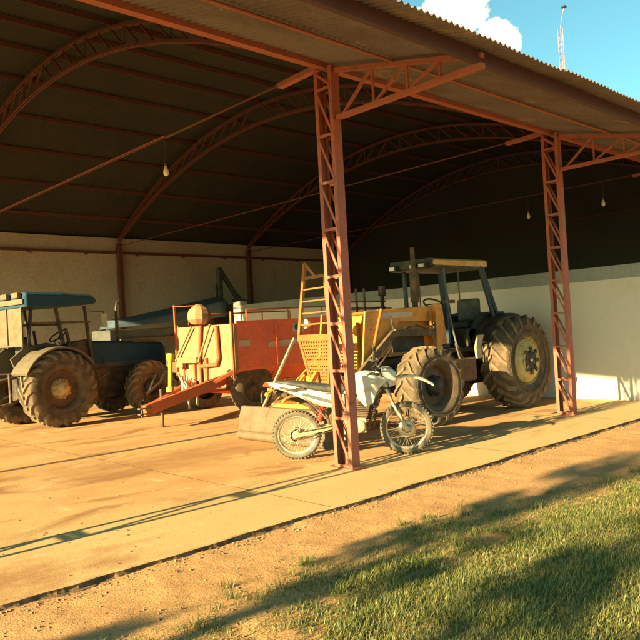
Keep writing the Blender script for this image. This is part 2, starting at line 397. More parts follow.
# canopy brackets
def bracket():
    mb = MB()
    mb.beam((0,5.93,4.17),(0,3.9,4.17),.075,.05); mb.beam((0,5.93,4.74),(0,3.9,4.27),.06,.05)
    zt = lambda y: 4.27+(y-3.9)*.2315
    for ya, yb in ((5.85,5.35),(5.35,4.85),(4.85,4.42)):
        mb.beam((0,ya,4.18),(0,yb,zt(yb)),.03,.03); mb.beam((0,yb,4.18),(0,yb,zt(yb)),.022,.022)
    return mb
br = bracket().build('canopy_bracket', M['steel'], shed, (CX[0],0,0))
for x in CX[1:]: d = br.copy(); COL.objects.link(d); d.location.x = x
# wall posts, tie rods
wp = MB().box(-.07,.07,21.5,21.66,0,4.9).build('wall_post', M['steel_shaded'], shed, (CX[0],0,0))
tr_ = MB().tube([(0,6.3,4.86),(0,21.5,4.80)], .014, 6).build('tie_rod', M['steel_shaded'], shed, (CX[0],0,0))
for x in CX[1:]:
    for k in (wp, tr_): d = k.copy(); COL.objects.link(d); d.location.x = x
MB().tube([(6.05,9.78,4.87),(6.05,14,4.855),(6.05,21.5,4.83)],.013,8).build('conduit', M['steel'], shed)
XE = 22.3; XS = .55
def lip(x0, x1, y, z, w=.05, h=.09):
    mb = MB(); mb.beam((x0,y,z),(x1,y,z),w*.2,h); mb.beam((x0,y+w/2,z+h/2),(x1,y+w/2,z+h/2),w,.006); return mb
ys = [7.25,8.6,9.95,11.3,12.6,13.9,15.35,16.9,18.3,19.6,20.8]
p0 = lip(XS, XE, 0, 0).build('purlin', M['steel_shaded'], shed, (0, ys[0], ztop(ys[0])+.075))
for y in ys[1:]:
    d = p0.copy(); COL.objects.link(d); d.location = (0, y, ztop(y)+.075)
MB().box(XS,XE,6.06,6.16,4.80,5.04).build('eave_beam', M['steel'], shed)
M['fascia'] = pmat('dark_purple_brown_steel', (.075,.032,.04), (.06,.03,.038), .5, 5, .6, bump=.1)
MB().box(XS,XE,3.93,3.99,4.195,4.335).build('fascia_beam', M['fascia'], shed)
MB().tube([(XS,5.02,4.555),(XE,5.02,4.555)], .018, 6).build('canopy_rail', M['steel'], shed)
# corrugated sheets with a real wave across X
def sheet(path, x0, x1, pitch=.085, amp=.013, jag=0):
    n = int((x1-x0)/(pitch/6)); mb = MB(); m = len(path); vs = []
    for i in range(n+1):
        x = x0 + (x1-x0)*i/n; w = amp*math.cos(2*PI*x/pitch)
        bay = int(x/1.02)
        for j, (y, z) in enumerate(path):
            dy = 0
            if jag and j == 0: dy = jag*(((bay*7919) % 13)/13-.5)
            vs.append((x, y+dy, z+w+(.004*(bay % 2))))
    return mb.add(vs, [(i*m+j, i*m+j+1, (i+1)*m+j+1, (i+1)*m+j) for i in range(n) for j in range(m-1)], True)
ry = [6.02 + (22.0-6.02)*i/26 for i in range(27)]
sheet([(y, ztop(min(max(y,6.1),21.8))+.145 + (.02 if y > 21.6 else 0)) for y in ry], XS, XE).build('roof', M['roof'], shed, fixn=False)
sheet([(3.62,4.262),(4.3,4.43),(5.1,4.62),(6.2,4.905)], XS, XE, amp=.017, jag=.03).build('canopy_roof', M['canopy'], shed, fixn=False)
# back wall with horizontal ring beam, far end wall, unseen near-end gable sheet shaped to cut the sun
MB().box(-2, XE+.1, 21.7, 21.88, -.1, 5.08).build('back_wall', M['back_wall'], shed)
wb = MB().box(-2, XE, 21.62, 21.697, 4.55, 4.63).build('wall_beam', M['steel_shaded'], shed)
mb = MB()
for i in range(12): mb.box(1.2+i*1.8, 1.32+i*1.8, 21.60, 21.63, 4.49, 4.55)
split(mb, 'beam_clip', M['iron_dusty'], wb)
def gable(x, zlow, name, mat):
    def piece(a, b):
        m = 24; top = [(a+(b-a)*i/m, ztop(a+(b-a)*i/m)+.145) for i in range(m+1)]
        return top + [(b, zlow(b))] + ([(15, zlow(15))] if a < 15 < b else []) + [(a, zlow(a))]
    if name == 'end_wall': return MB().prism(piece(6.1, 21.68), x-.01, x+.01, axis='x').build(name, mat, shed)
    for a, b in ((6.1, 18.28), (18.66, 21.68)): MB().prism(piece(a, b), x-.01, x+.01, axis='x').build(name, mat, shed)  # gap cut in the near-end sheet so sun reaches the dividing wall's end
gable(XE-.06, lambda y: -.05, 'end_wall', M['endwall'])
MB().prism([(6.095,4.95),(4.2,4.46),(4.2,4.30),(6.095,4.42)], XS+.01, XS+.03, axis='x').build('canopy_sun_blocker', M['roof'], shed)  # unseen sheet added to keep sun off the front of the dividing wall
gable(XS+.02, lambda y: 4.42 + min(1, (y-6.1)/8.5)*.75, 'gable_sun_blocker', M['roof'])  # unseen; its sloped lower edge sets how high the sun reaches inside

# low dividing wall under the third bay
lw = empty('dividing_wall', (13.63,0,0), label='low cream plastered wall with a grey top band, closing the right side', cat='wall')
MB().box(0,.16,5.55,18.05,-.1,2.34).build('wall_body', M['low_wall'], lw)
MB().box(-.012,.172,5.54,18.05,2.34,2.6).build('coping', M['coping'], lw)
mb = MB()
mb.box(-.06,.22,18.053,18.42,-.1,2.72); mb.build('end_pillar', M['low_wall'], lw, bevel=.01)
MB().box(.0,.2,5.30,5.546,-.1,2.6).build('front_pillar', M['low_wall'], lw, bevel=.008)

# hanging bulbs
def bulb_light(x, y, ztop_, label):
    t = empty('hanging_bulb', (x, y, ztop_), label=label, cat='light bulb', group='bare bulbs hanging from the tie rods')
    MB().tube([(0,0,0),(.02,0,-.2),(-.005,0,-.36)], .006, 6).build('cord', M['iron'], t)
    MB().lathe([(.002,-.36),(.02,-.362),(.022,-.42),(.018,-.43)], 12, 'z').build('socket', M['iron_dusty'], t)
    MB().lathe([(.016,-.42),(.022,-.45),(.04,-.50),(.045,-.54),(.03,-.575),(.002,-.59)], 16, 'z').build('bulb', M['glass'], t)
bulb_light(6.05, 9.8, 4.82, 'bare pale bulb hanging nearest, on a short cord left of the near column')
bulb_light(16.75, 9.7, 4.84, 'bare bulb hanging in the dark just left of the far column')
bulb_light(16.75, 7.7, 4.84, 'bare bulb hanging in the dark just right of the far column')
# wire from the near truss down to the first bulb
tag(MB().tube([(6.08,6.9,4.90),(6.09,8.2,4.87),(6.08,9.8,4.845)], .012, 6).build('power_cable', M['iron_dusty']), 'thin wire strung along the tie rod to the nearest hanging bulb', 'cable')

# ------------------------------------------------------------------ wheels
def ag_wheel(parent, c, Rr, rim, W, side, lug=.045, nl=22, rimmat='rim_rust', hubmat='hub_yellow', dish=.12, direction=1, disc=.6):
    """wheel whose axle runs along local Y; side=-1: outer face towards -Y"""
    w = MB(); h = W/2; s = side
    # rim barrel + disc
    w.lathe([(rim+.015, s*h*.78),(rim+.03, s*h*.86),(rim+.01, s*h*.84),(rim-.03, s*h*.62),(rim-.05, s*h*.2),(rim-.05,-s*h*.6),(rim+.01,-s*h*.84)], 40)
    d0 = s*h*(.45-dish*2)
    w.lathe([(rim-.05, s*h*.2),(rim*disc+.02, d0),(rim*disc, d0+s*.02),(.02, d0+s*.02)], 40)
    wo = w.build('wheel', M[rimmat], parent, c)
    hb = MB()
    hb.lathe([(rim*disc*.98, d0+s*.022),(rim*disc*.9, d0+s*.07),(rim*.35, d0+s*.09)] + ([(.001, d0+s*.10)] if disc > .8 else [(rim*.30, d0+s*.15),(.001, d0+s*.16)]), 32)
    for k in range(8):
        a = 2*PI*k/8+.2; hb.lathe([(.001,d0+s*.105),(.018,d0+s*.10),(.018,d0+s*.07)], 6, c=(rim*.45*math.cos(a),0,rim*.45*math.sin(a)))
    ho = hb.build('hub', M[hubmat], wo)
    if disc > .8:
        q = MB(); y_ = d0+s*.10
        q.lathe([(.001, y_+s*.012),(.17, y_+s*.012),(.19, y_-s*.01)], 24)
        for i in range(8):
            a = 2*PI*i/8; q.beam((.14*math.cos(a), y_+s*.01, .14*math.sin(a)), (.26*math.cos(a), y_+s*.01, .26*math.sin(a)), .065, .03, up=(0,1,0))
        q.lathe([(.05, y_+s*.01),(.045, y_+s*.06),(.001, y_+s*.065)], 16)
        q.build('wheel_weight', M['iron'], ho, bevel=.004)
    # tyre carcass
    t = MB(); rc = Rr-lug
    prof = [(rim-.01,-h*.80),(rim+.05,-h*.92),((rim+rc)/2,-h*1.0),(rc-.05,-h*.95),(rc-.008,-h*.8),(rc,-h*.4),(rc+.004,0),(rc,h*.4),(rc-.008,h*.8),(rc-.05,h*.95),((rim+rc)/2,h*1.0),(rim+.05,h*.92),(rim-.01,h*.80)]
    t.lathe(prof, 56)
    for rr in (.3, .62): # side rings
        r_ = rim + (rc-rim)*rr
        t.lathe([(r_-.012, s*h*.99),(r_, s*h*1.03),(r_+.012, s*h*.99)], 56)
    ty = t.build('tyre', M['tyre'], wo)
    l = MB()
    for k in range(nl):
        for sd in (-1, 1):
            a0 = 2*PI*(k + (.5 if sd > 0 else 0))/nl
            # a lug: from centreline to shoulder, swept back, wrapping down the shoulder
            path = [(0.02, 0, 1.0), (.35, .22, 1.0), (.75, .52, .995), (.98, .72, .94), (1.04, .80, .86)]
            wd = .036*Rr/.8; rings = []
            for (u, sw, rk) in path:
                aa = a0 + direction*sw*(2*PI/nl)*1.5; ra = rc - .02; rb = Rr*rk if rk > .99 else rc*rk+lug*.55
                if rk <= .99: ra = rb-.05
                y = sd*h*u; ww = wd/Rr
                ring = []
                for (rr, off) in ((ra,-ww*1.3),(rb,-ww*.8),(rb,ww*.8),(ra,ww*1.3)):
                    ring.append((rr*math.cos(aa+off), y, rr*math.sin(aa+off)))
                rings.append(ring)
            l.loft(rings, smooth=False)
    l.build('tread_lugs', M['tread'], ty)
    return wo

# ------------------------------------------------------------------ left blue tractor (faces +X)
tr = empty('blue_tractor', (5.92, 15.0, 0), R(7), label='old dusty blue tractor with an open cab, parked against the back wall at far left', cat='tractor')
ag_wheel(tr, (0,-.80,.775), .775, .42, .46, -1, nl=20, rimmat='rim_rust', disc=.5, direction=-1)
ag_wheel(tr, (0,.80,.775), .775, .42, .46, 1, nl=20, rimmat='rim_rust', disc=.5, direction=-1)
ag_wheel(tr, (2.28,-.72,.60), .60, .33, .34, -1, lug=.035, nl=18, direction=-1, rimmat='iron_dusty', hubmat='iron')
ag_wheel(tr, (2.28,.72,.60), .60, .33, .34, 1, lug=.035, nl=18, direction=-1)
# chassis / gearbox / engine block
mb = MB()
mb.prism([(-.45,.55),(-.45,1.0),(.2,1.15),(.9,1.1),(1.0,.95),(2.0,.9),(3.08,.85),(3.08,.55),(2.0,.45),(1.0,.4),(.2,.4)], -.24, .24)
mb.box(-.15,.15,-.62,.62,.66,.90); mb.box(2.18,2.4,-.6,.6,.5,.68)
mb.box(1.0,2.9,-.26,.26,.8,1.3)
mb.build('chassis', M['iron'], tr, bevel=.015)
# hood
rings = []
for x, z0, z1, hw in ((.85,1.12,1.72,.33),(1.5,1.10,1.70,.32),(2.6,1.08,1.64,.30),(3.02,1.08,1.60,.29),(3.1,1.1,1.54,.26)):
    rings.append([(x,-hw,z0),(x,-hw,z1-.06),(x,-hw+.05,z1),(x,hw-.05,z1),(x,hw,z1-.06),(x,hw,z0)])
hd = MB().loft(rings, smooth=False).build('hood', M['blue'], tr, bevel=.02)
MB().box(.9,3.0,-.336,-.30,1.10,1.22).build('lower_trim', M['blue_dark'], hd, bevel=.01)
MB().prism([(.45,.85),(.40,1.35),(.55,1.72),(1.0,1.76),(1.05,1.1),(.95,.8)],-.50,-.42).build('cab_side', M['iron'], tr, bevel=.02)
MB().prism([(.5,.85),(.45,1.35),(.62,1.60),(1.0,1.70),(1.05,1.1),(.95,.8)],.42,.50).build('cab_side', M['iron'], tr, bevel=.02)
MB().box(3.08,3.14,-.24,.24,.75,1.48).build('grille', M['iron'], tr, bevel=.01)
mb = MB().beam((2.2,-.28,1.66),(2.75,-.28,1.64),.03,.05); mb.beam((2.2,.28,1.66),(2.75,.28,1.64),.03,.05)
for x in (2.3,2.7): mb.beam((x,-.28,1.64),(x,.28,1.64),.03,.03)
mb.build('hood_rail', M['fender'], tr)
ex = MB().tube([(1.95,-.05,1.65),(1.95,-.05,1.85),(1.95,-.05,2.45),(1.98,-.05,2.55),(2.06,-.05,2.60)], [.035,.045,.03,.03,.034], 10).build('exhaust_pipe', M['iron'], tr)
# cab: floor, fenders, posts, roof
for sy in (-1, 1):
    mb = MB(); n = 14; rings = []
    for i in range(n+1):
        a = R(35 + 120*i/n); rr = .86
        p = (rr*math.cos(a), .775+rr*math.sin(a))
        rings.append([(p[0], sy*.40, p[1]), (p[0], sy*1.02, p[1]-.01), (p[0]*.98, sy*1.02, p[1]-.05), (p[0]*.97, sy*.40, p[1]-.035)])
    mb.loft(rings, smooth=False)
    mb.prism([(-.62,1.0),(-.78,1.42),(-.5,1.64),(0,1.72),(.5,1.6),(.72,1.2),(.5,.95)], sy*.38, sy*.42)
    mb.build('fender', M['fender'], tr, bevel=.008)
fl = MB().box(-.35,1.0,-.42,.42,1.0,1.06)
fl.box(.35,.95,-.60,.60,.78,.83); fl.box(.72,.98,-.30,.30,1.06,1.62)
fl.build('cab_floor', M['iron'], tr)
posts = [((-.52,-.62,1.62),(-.40,-.60,2.46)),((.22,-.68,1.68),(.10,-.64,2.46)),((.98,-.50,1.2),(.80,-.58,2.46)),((.50,-.70,.85),(.30,-.66,2.0))]
for a, b in posts:
    for sy in (1, -1):
        p = MB().beam((a[0],a[1]*sy,a[2]),(b[0],b[1]*sy,b[2]),.05,.05).build('cab_post', M['iron'] , tr)
MB().beam((-.42,-.61,2.12),(.92,-.57,2.12),.03,.05).build('side_rail', M['iron_dusty'], tr)
MB().beam((-.42,.61,2.12),(.92,.57,2.12),.03,.05).build('side_rail', M['iron_dusty'], tr)
rf = MB().loft([[(x,-hw,z0),(x,-hw-.0,z1-.05),(x,-hw+.08,z1),(x,hw-.08,z1),(x,hw,z1-.05),(x,hw,z0)] for x, hw, z0, z1 in ((-.62,.74,2.44,2.68),(-.58,.78,2.43,2.74),(.2,.78,2.45,2.73),(.92,.75,2.49,2.69),(1.02,.70,2.52,2.63))], smooth=False).build('cab_roof', M['blue'], tr, bevel=.02)
mb = MB().box(-.66,-.63,-.74,.74,2.50,2.60); 
mb.build('roof_rear_strip', M['cloth'], rf)
for y in (-.55,-.1,.4): 
    l = MB().box(-.72,-.625,y-.12,y+.12,2.62,2.73).build('rear_light', M['cloth'], rf, bevel=.015)
mb = MB(); mb.box(-.60,-.585,-.60,.60,1.66,2.43)
sc = mb.build('rear_screen', M['cloth'], tr)
mb = MB()
for y in (-.60,0,.60): mb.box(-.625,-.60,y-.02,y+.02,1.64,2.45)
mb.box(-.62,-.605,-.60,.60,1.66,1.70); mb.build('screen_frame', M['fender'], sc)
st = MB().box(-.28,.18,-.24,.24,1.22,1.36); st.box(-.36,-.24,-.24,.24,1.36,1.86); st.build('seat', M['seat'], tr, bevel=.04)
mb = MB().tube([(.76,0,1.5),(.52,0,1.84)], .02, 6)
mb.build('steering_column', M['iron'], tr)
mb = MB(); pts = []
c = Vector((.50,0,1.86)); n_ = Vector((-.58,0,.81)).normalized(); u = Vector((0,1,0)); v = n_.cross(u)
mb.tube([c+u*.2*math.cos(a)+v*.2*math.sin(a) for a in [2*PI*k/20 for k in range(21)]], .016, 6)
mb.build('steering_wheel', M['iron'], tr)
mb = MB().tube([(.1,-.45,1.2),(.14,-.5,1.75)],.012,6); mb.tube([(.2,-.42,1.2),(.32,-.44,1.7)],.012,6); mb.tube([(.4,-.3,1.1),(.36,-.34,1.65),(.3,-.36,1.72)],.015,6)
split(mb, 'lever', M['fender'], tr)
mb = MB().tube([(.92,-.58,2.35),(1.12,-.80,2.32),(1.12,-.82,2.10)],.012,6); mb.build('mirror_arm', M['iron'], tr)
MB().box(1.09,1.13,-.93,-.72,1.98,2.28).build('mirror', M['beige_step'], tr, bevel=.01)
mb = MB().tube([(1.4,-.32,1.3),(1.35,-.55,1.0),(.9,-.55,.8)],.02,6); mb.box(.45,.95,-.72,-.44,.42,.78); mb.build('step', M['iron_dusty'], tr, bevel=.01)
mb = MB().tube([(-.35,-.3,.7),(-.75,-.38,.55),(-1.15,-.42,.5)],.03,8); mb.tube([(-.35,.3,.7),(-.75,.38,.55),(-1.15,.42,.5)],.03,8); mb.tube([(-.45,0,1.05),(-1.0,0,.95)],.035,8)
mb.tube([(-.4,-.2,1.1),(-.8,-.36,1.12),(-.8,-.38,.56)],.025,8); mb.tube([(-.4,.2,1.1),(-.8,.36,1.12),(-.8,.38,.56)],.025,8)
split(mb, 'linkage_arm', M['iron_dusty'], tr)
for sy in (-.2,.2): MB().lathe([(.001,-.03),(.07,-.03),(.075,0),(.05,.06),(.001,.06)],16,'x',c=(3.16,sy,1.30)).build('headlamp', M['glass'], tr)

# ------------------------------------------------------------------ orange loader tractor (faces -X)
lt = empty('loader_tractor', (12.0, 8.27, 0), 0, label='big orange tractor with perforated front guard and tan cab roof, by the low wall', cat='tractor')
ag_wheel(lt, (.05,-.86,.875), .875, .46, .60, -1, lug=.055, nl=20, rimmat='rim_yellow', hubmat='rim_yellow', disc=.86, dish=-.12, direction=1)
ag_wheel(lt, (.05,.86,.875), .875, .46, .60, 1, lug=.055, nl=20, rimmat='rim_yellow', hubmat='rim_yellow', disc=.86, dish=-.12, direction=1)
f1 = ag_wheel(lt, (-2.68,-.90,.655), .655, .36, .46, -1, lug=.045, nl=18, rimmat='rim_rust', hubmat='iron', disc=.5, direction=1)
f2 = ag_wheel(lt, (-2.68,.90,.655), .655, .36, .46, 1, lug=.045, nl=18, rimmat='rim_rust', hubmat='iron', disc=.5, direction=1)
f1.rotation_euler.z = R(-5); f2.rotation_euler.z = R(-5)
mb = MB()
mb.prism([(.5,.7),(.5,1.2),(-.4,1.3),(-1.4,1.2),(-3.3,1.1),(-3.4,.75),(-2.9,.55),(-1.2,.45),(0,.5)], -.28, .28)
mb.box(-.1,.2,-.62,.62,.74,1.0); mb.box(-2.8,-2.56,-.66,.66,.52,.78)
mb.build('chassis', M['iron'], lt, bevel=.02)
rings = []
for x, z0, z1, hw in ((-1.6,1.12,1.99,.37),(-2.4,1.15,1.97,.37),(-3.2,1.15,1.93,.36),(-3.55,1.15,1.86,.33),(-3.62,1.2,1.76,.28)):
    rings.append([(x,-hw,z0),(x,-hw,z1-.07),(x,-hw+.06,z1),(x,hw-.06,z1),(x,hw,z1-.07),(x,hw,z0)])
hd = MB().loft(rings, smooth=False).build('hood', M['orange'], lt, bevel=.02)
MB().box(-3.0,-2.25,-.378,-.369,1.72,1.84).build('name_strip', M['pale'], hd)
mb = MB()
mb.box(-2.95,-2.1,-.380,-.368,1.22,1.52); mb.build('side_opening', M['iron'], hd)
# loader frame: panels outside the hood, lift arms, cylinders
for sy in (-1, 1):
    mb = MB().prism([(-3.72,1.92),(-1.72,1.99),(-1.62,1.30),(-1.98,1.30),(-2.02,1.72),(-2.9,1.74),(-3.25,1.3),(-3.6,1.0),(-3.85,1.0)], sy*.50-.015, sy*.50+.015)
    fr = mb.build('loader_panel', M['orange'], lt, bevel=.008)
    MB().box(-3.35,-2.55, sy*.50+sy*.016-.003, sy*.50+sy*.016+.003, 1.795,1.885).build('label_plate', M['pale'], fr)
    t_ = MB().box(-2.02,-1.88,sy*.56-.04,sy*.56+.04,.85,2.02); t_.build('loader_tower', M['orange'], lt, bevel=.01)
    MB().tube([(-2.15,sy*.57,1.88),(-2.12,sy*.57,1.58)],.028,8).tube([(-2.12,sy*.57,1.6),(-2.08,sy*.57,1.3)],.016,8).build('cylinder', M['yellow'], lt)
    MB().beam((-1.95,sy*.56,1.52),(-3.15,sy*.60,1.55),.06,.12).beam((-3.15,sy*.60,1.55),(-4.25,sy*.62,.78),.06,.13).beam((-4.25,sy*.62,.80),(-4.95,sy*.62,.34),.06,.11).build('lift_arm', M['iron_dusty'] if sy < 0 else M['orange'], lt, bevel=.008)
    MB().tube([(-3.35,sy*.53,1.95),(-3.6,sy*.55,1.35)],.026,8).tube([(-3.40,sy*.50,1.95),(-3.35,sy*.50,1.5)],.015,8).build('tilt_cylinder', M['yellow'], lt)
mb = MB().tube([(-2.9,-.56,1.60),(-2.6,-.62,1.66),(-2.3,-.58,1.60),(-2.0,-.58,1.66)],.018,6); mb.tube([(-3.1,-.58,1.5),(-3.2,-.60,1.75),(-3.15,-.56,1.82)],.016,6); mb.tube([(-3.0,-.4,1.3),(-3.3,-.45,1.1),(-3.5,-.4,.9)],.02,6)
mb.build('hydraulic_hose', M['iron'], lt)
# blade on the ground
bl = MB(); prof = [(-5.14,.02),(-5.20,.16),(-5.19,.34),(-5.13,.52),(-5.08,.53),(-5.13,.34),(-5.14,.17),(-5.08,.02)]
bl.prism(prof, -1.00, .98)
blo = bl.build('blade', M['blade'], lt, bevel=.006)
MB().tube([(-5.17,-1.01,.075),(-5.17,.99,.075)], .075, 12).build('cutting_edge', M['blade'], blo)
mb = MB()
for y in (-.6,.6): mb.prism([(-5.08,.05),(-5.08,.5),(-4.85,.45),(-4.85,.2)], y-.02, y+.02)
mb.build('blade_bracket', M['orange'], blo)
MB().beam((-5.0,.62,.45),(-4.28,.58,1.55),.035,.035).build('brace_rod', M['beige_step'], lt)
MB().beam((-4.98,-.1,.4),(-4.35,.0,1.0),.05,.08).beam((-4.98,.35,.4),(-4.3,.35,.95),.05,.05).box(-4.9,-4.3,-.5,.5,.42,.56).build('push_frame', M['orange'], lt, bevel=.01)
# perforated guard and ladder frame
GX = -4.32
def trap(y0b, y1b, y0t, y1t, zb, zt):
    mb = MB(); rows, cols = 14, 12
    def P(u, v): 
        a = y0b+(y0t-y0b)*v; b = y1b+(y1t-y1b)*v; return (GX, a+(b-a)*u, zb+(zt-zb)*v)
    for r in range(rows):
        for c in range(cols):
            u0, u1, v0, v1 = c/cols, (c+1)/cols, r/rows, (r+1)/rows
            off = (.5/cols if r % 2 else 0)
            mu, mv = .20/cols, .27/rows
            if r == 7 : mv = .5/rows
            q = [P(u0,v0),P(u1,v0),P(u1,v1),P(u0,v1)]
            if mv >= .5/rows: mb.add(q, [(0,1,2,3)]); continue
            h = [P(u0+mu,v0+mv),P(u1-mu,v0+mv),P(u1-mu,v1-mv),P(u0+mu,v1-mv)]
            mb.add(q+h, [(0,1,5,4),(1,2,6,5),(2,3,7,6),(3,0,4,7)])
    return mb
g = trap(-.20,.14,-.32,.40,.74,1.50).build('perforated_guard', M['yellow'], lt, solid=.006)
mb = MB().beam((GX,-.20,.74),(GX,-.32,1.5),.03,.05).beam((GX,.14,.74),(GX,.40,1.5),.03,.05)
mb.box(GX-.03,GX+.03,-.34,.42,1.50,1.60); mb.box(GX-.02,GX+.02,-.20,.14,.68,.74)
mb.build('guard_frame', M['yellow'], g)
mb = MB()
mb.beam((GX,.40,1.60),(GX,.18,2.74),.05,.05).beam((GX,-.32,1.60),(GX,-.26,2.50),.04,.04)
for k, z in enumerate((1.76,1.94,2.13,2.32,2.50)):
    t = (z-1.62)/1.12; mb.beam((GX,.40-.22*t,z),(GX,-.32+.06*t,z+.01),.02,.022 if k < 4 else .05)
mb.beam((GX,.18,2.74),(GX,-.06,2.50),.03,.05)
mb.build('ladder_frame', M['yellow'], lt)
mb = MB().lathe([(.001,-.04),(.085,-.04),(.09,0),(.06,.07),(.001,.08)],18,'x',c=(GX+.1,.36,1.78)); mb.build('headlamp', M['glass'], lt)
mb = MB().lathe([(.001,-.04),(.085,-.04),(.09,0),(.06,.07),(.001,.08)],18,'x',c=(GX+.1,-.30,1.78)); mb.build('headlamp', M['glass'], lt)
MB().box(-3.72,-3.64,-.3,.3,.95,1.75).build('radiator_grille', M['orange'], lt, bevel=.01)
mb = MB().box(-4.28,-3.6,-.42,-.34,.78,.92); mb.box(-4.28,-3.6,.34,.42,.78,.92); mb.box(-4.3,-4.2,-.42,.42,.76,.94); mb.build('front_frame', M['orange'], lt, bevel=.01)
# exhaust
MB().tube([(-2.2,-.30,1.9),(-2.2,-.30,2.05),(-2.2,-.30,2.06),(-2.2,-.30,2.62),(-2.2,-.30,2.66),(-2.2,-.30,3.02)],[.05,.05,.075,.075,.045,.04],12).build('exhaust_pipe', M['iron_dusty'], lt)
MB().tube([(-2.55,.15,1.9),(-2.55,.15,2.2),(-2.55,.15,2.21),(-2.55,.15,2.38)],[.035,.035,.07,.06],12).build('air_intake', M['iron'], lt)
mb = MB()
for x in (-3.3,-3.05,-2.85): mb.beam((x,.3,1.92),(x,.3,2.35 if x > -3.2 else 2.15),.03,.03)
mb.beam((-3.3,.3,2.12),(-2.3,.3,2.12),.03,.03); mb.beam((-3.3,.3,2.0),(-2.3,.3,2.0),.03,.05)
mb.build('hood_rail', M['iron_dusty'], lt)
# cab
M['glasspost'] = M['blue_dark']
for sy in (-1, 1):
    for a, b in (((-1.50,.46,1.3),(-1.56,.45,2.70)),((-.22,.58,1.75),(-.44,.47,2.72)),((-.06,.55,1.80),(-.36,.46,2.72))):
        MB().beam((a[0],a[1]*sy,a[2]),(b[0],b[1]*sy,b[2]),.055,.06).build('cab_post', M['blue_dark'], lt)
    MB().tube([(-1.1,sy*.46,1.95),(-1.12,sy*.46,2.72)],.014,6).build('door_bar', M['fender'], lt)
    mb = MB(); n = 16; rings = []
    for i in range(n+1):
        a = R(30 + 122*i/n); rr = .93
        p = (.05+rr*math.cos(a), .875+rr*math.sin(a))
        rings.append([(p[0], sy*.42, p[1]), (p[0], sy*.80, p[1]-.01), (p[0]*.985, sy*.80, p[1]-.05), (p[0]*.98, sy*.42, p[1]-.04)])
    mb.loft(rings, smooth=False); mb.prism([(-.75,1.1),(-.85,1.45),(-.55,1.78),(0,1.86),(.6,1.68),(.9,1.3),(.6,1.0)], sy*.40, sy*.44)
    mb.build('fender', M['iron'], lt)
mb = MB().box(-1.7,0,-.5,.5,1.12,1.2); mb.box(-1.7,-1.35,-.38,.38,1.2,1.98); mb.box(-1.5,-.9,-.62,.62,.98,1.03); mb.box(-.9,-.1,-.44,.44,1.2,1.55)
mb.build('cab_floor', M['iron'], lt, bevel=.02)
rf = MB().loft([[(x,-hw,z0),(x,-hw,z1-.03),(x,-hw+.06,z1),(x,hw-.06,z1),(x,hw,z1-.03),(x,hw,z0)] for x, hw, z0, z1 in ((-1.86,.46,2.72,2.81),(-1.80,.50,2.71,2.83),(-.22,.50,2.70,2.84),(-.16,.46,2.71,2.81))], smooth=False).build('cab_roof', M['canopy_tan'], lt, bevel=.012)
MB().box(-1.905,-1.865,-.48,.48,2.69,2.835).build('visor', M['iron'], rf)
for k, y in enumerate((-.32,-.12,.36)):
    l = MB().box(-2.0,-1.9,y-.08,y+.08,2.66,2.76).build('work_lamp', M['iron'], rf, bevel=.01)
    MB().box(-2.008,-1.996,y-.055,y+.055,2.68,2.74).build('lens', M['glass'], l)
MB().box(-1.86,-.28,-.49,.49,2.66,2.705).build('roof_lining', M['iron'], rf)
MB().box(-.62,-.16,-.25,.25,1.55,1.68).box(-.24,-.12,-.25,.25,1.68,2.12).build('seat', M['seat'], lt, bevel=.04)
mb = MB(); c = Vector((-1.28,0,2.03)); n_ = Vector((.5,0,.86)).normalized(); u = Vector((0,1,0)); v = n_.cross(u)
mb.tube([c+u*.2*math.cos(a)+v*.2*math.sin(a) for a in [2*PI*k/20 for k in range(21)]], .017, 6)
mb.tube([(-1.28,0,2.03),(-1.42,0,1.8)],.02,6); mb.tube([c+u*.2,c-u*.2],.012,6)
mb.build('steering_wheel', M['iron'], lt)
mb = MB().box(-1.95,-1.15,-.78,-.42,.62,1.02); mb.build('battery_box', M['rim_rust'], lt, bevel=.015)
mb = MB().prism([(-1.08,1.42),(-.90,1.42),(-1.0,1.22),(-.99,1.0),(-1.14,1.0),(-1.16,1.2)], -.80,-.76); mb.build('side_plate', M['beige_step'], lt)
mb = MB().prism([(-1.56,.98),(-1.44,1.0),(-1.68,1.3)],-.74,-.71); mb.build('step_bracket', M['fender'], lt)
MB().tube([(-1.60,-.50,2.65),(-1.57,-.54,1.9),(-1.58,-.66,1.35),(-1.5,-.7,1.05)],.018,6).build('grab_handle', M['tarp_light'], lt)
MB().box(-1.64,-1.36,-.54,-.48,2.02,2.08).build('hinge', M['dull_brown'], lt)
mb = MB().box(-.2,.3,-.5,.5,1.78,1.84); mb.box(.25,.62,-.45,.45,1.3,1.7); mb.build('rear_deck', M['iron'], lt, bevel=.02)

# ------------------------------------------------------------------ red wagon (drawbar towards -X)
wg = empty('feed_wagon', (8.84, 13.1, 0), 0, label='red feed wagon with pale lit front panel and drawbar, between the two tractors', cat='wagon')
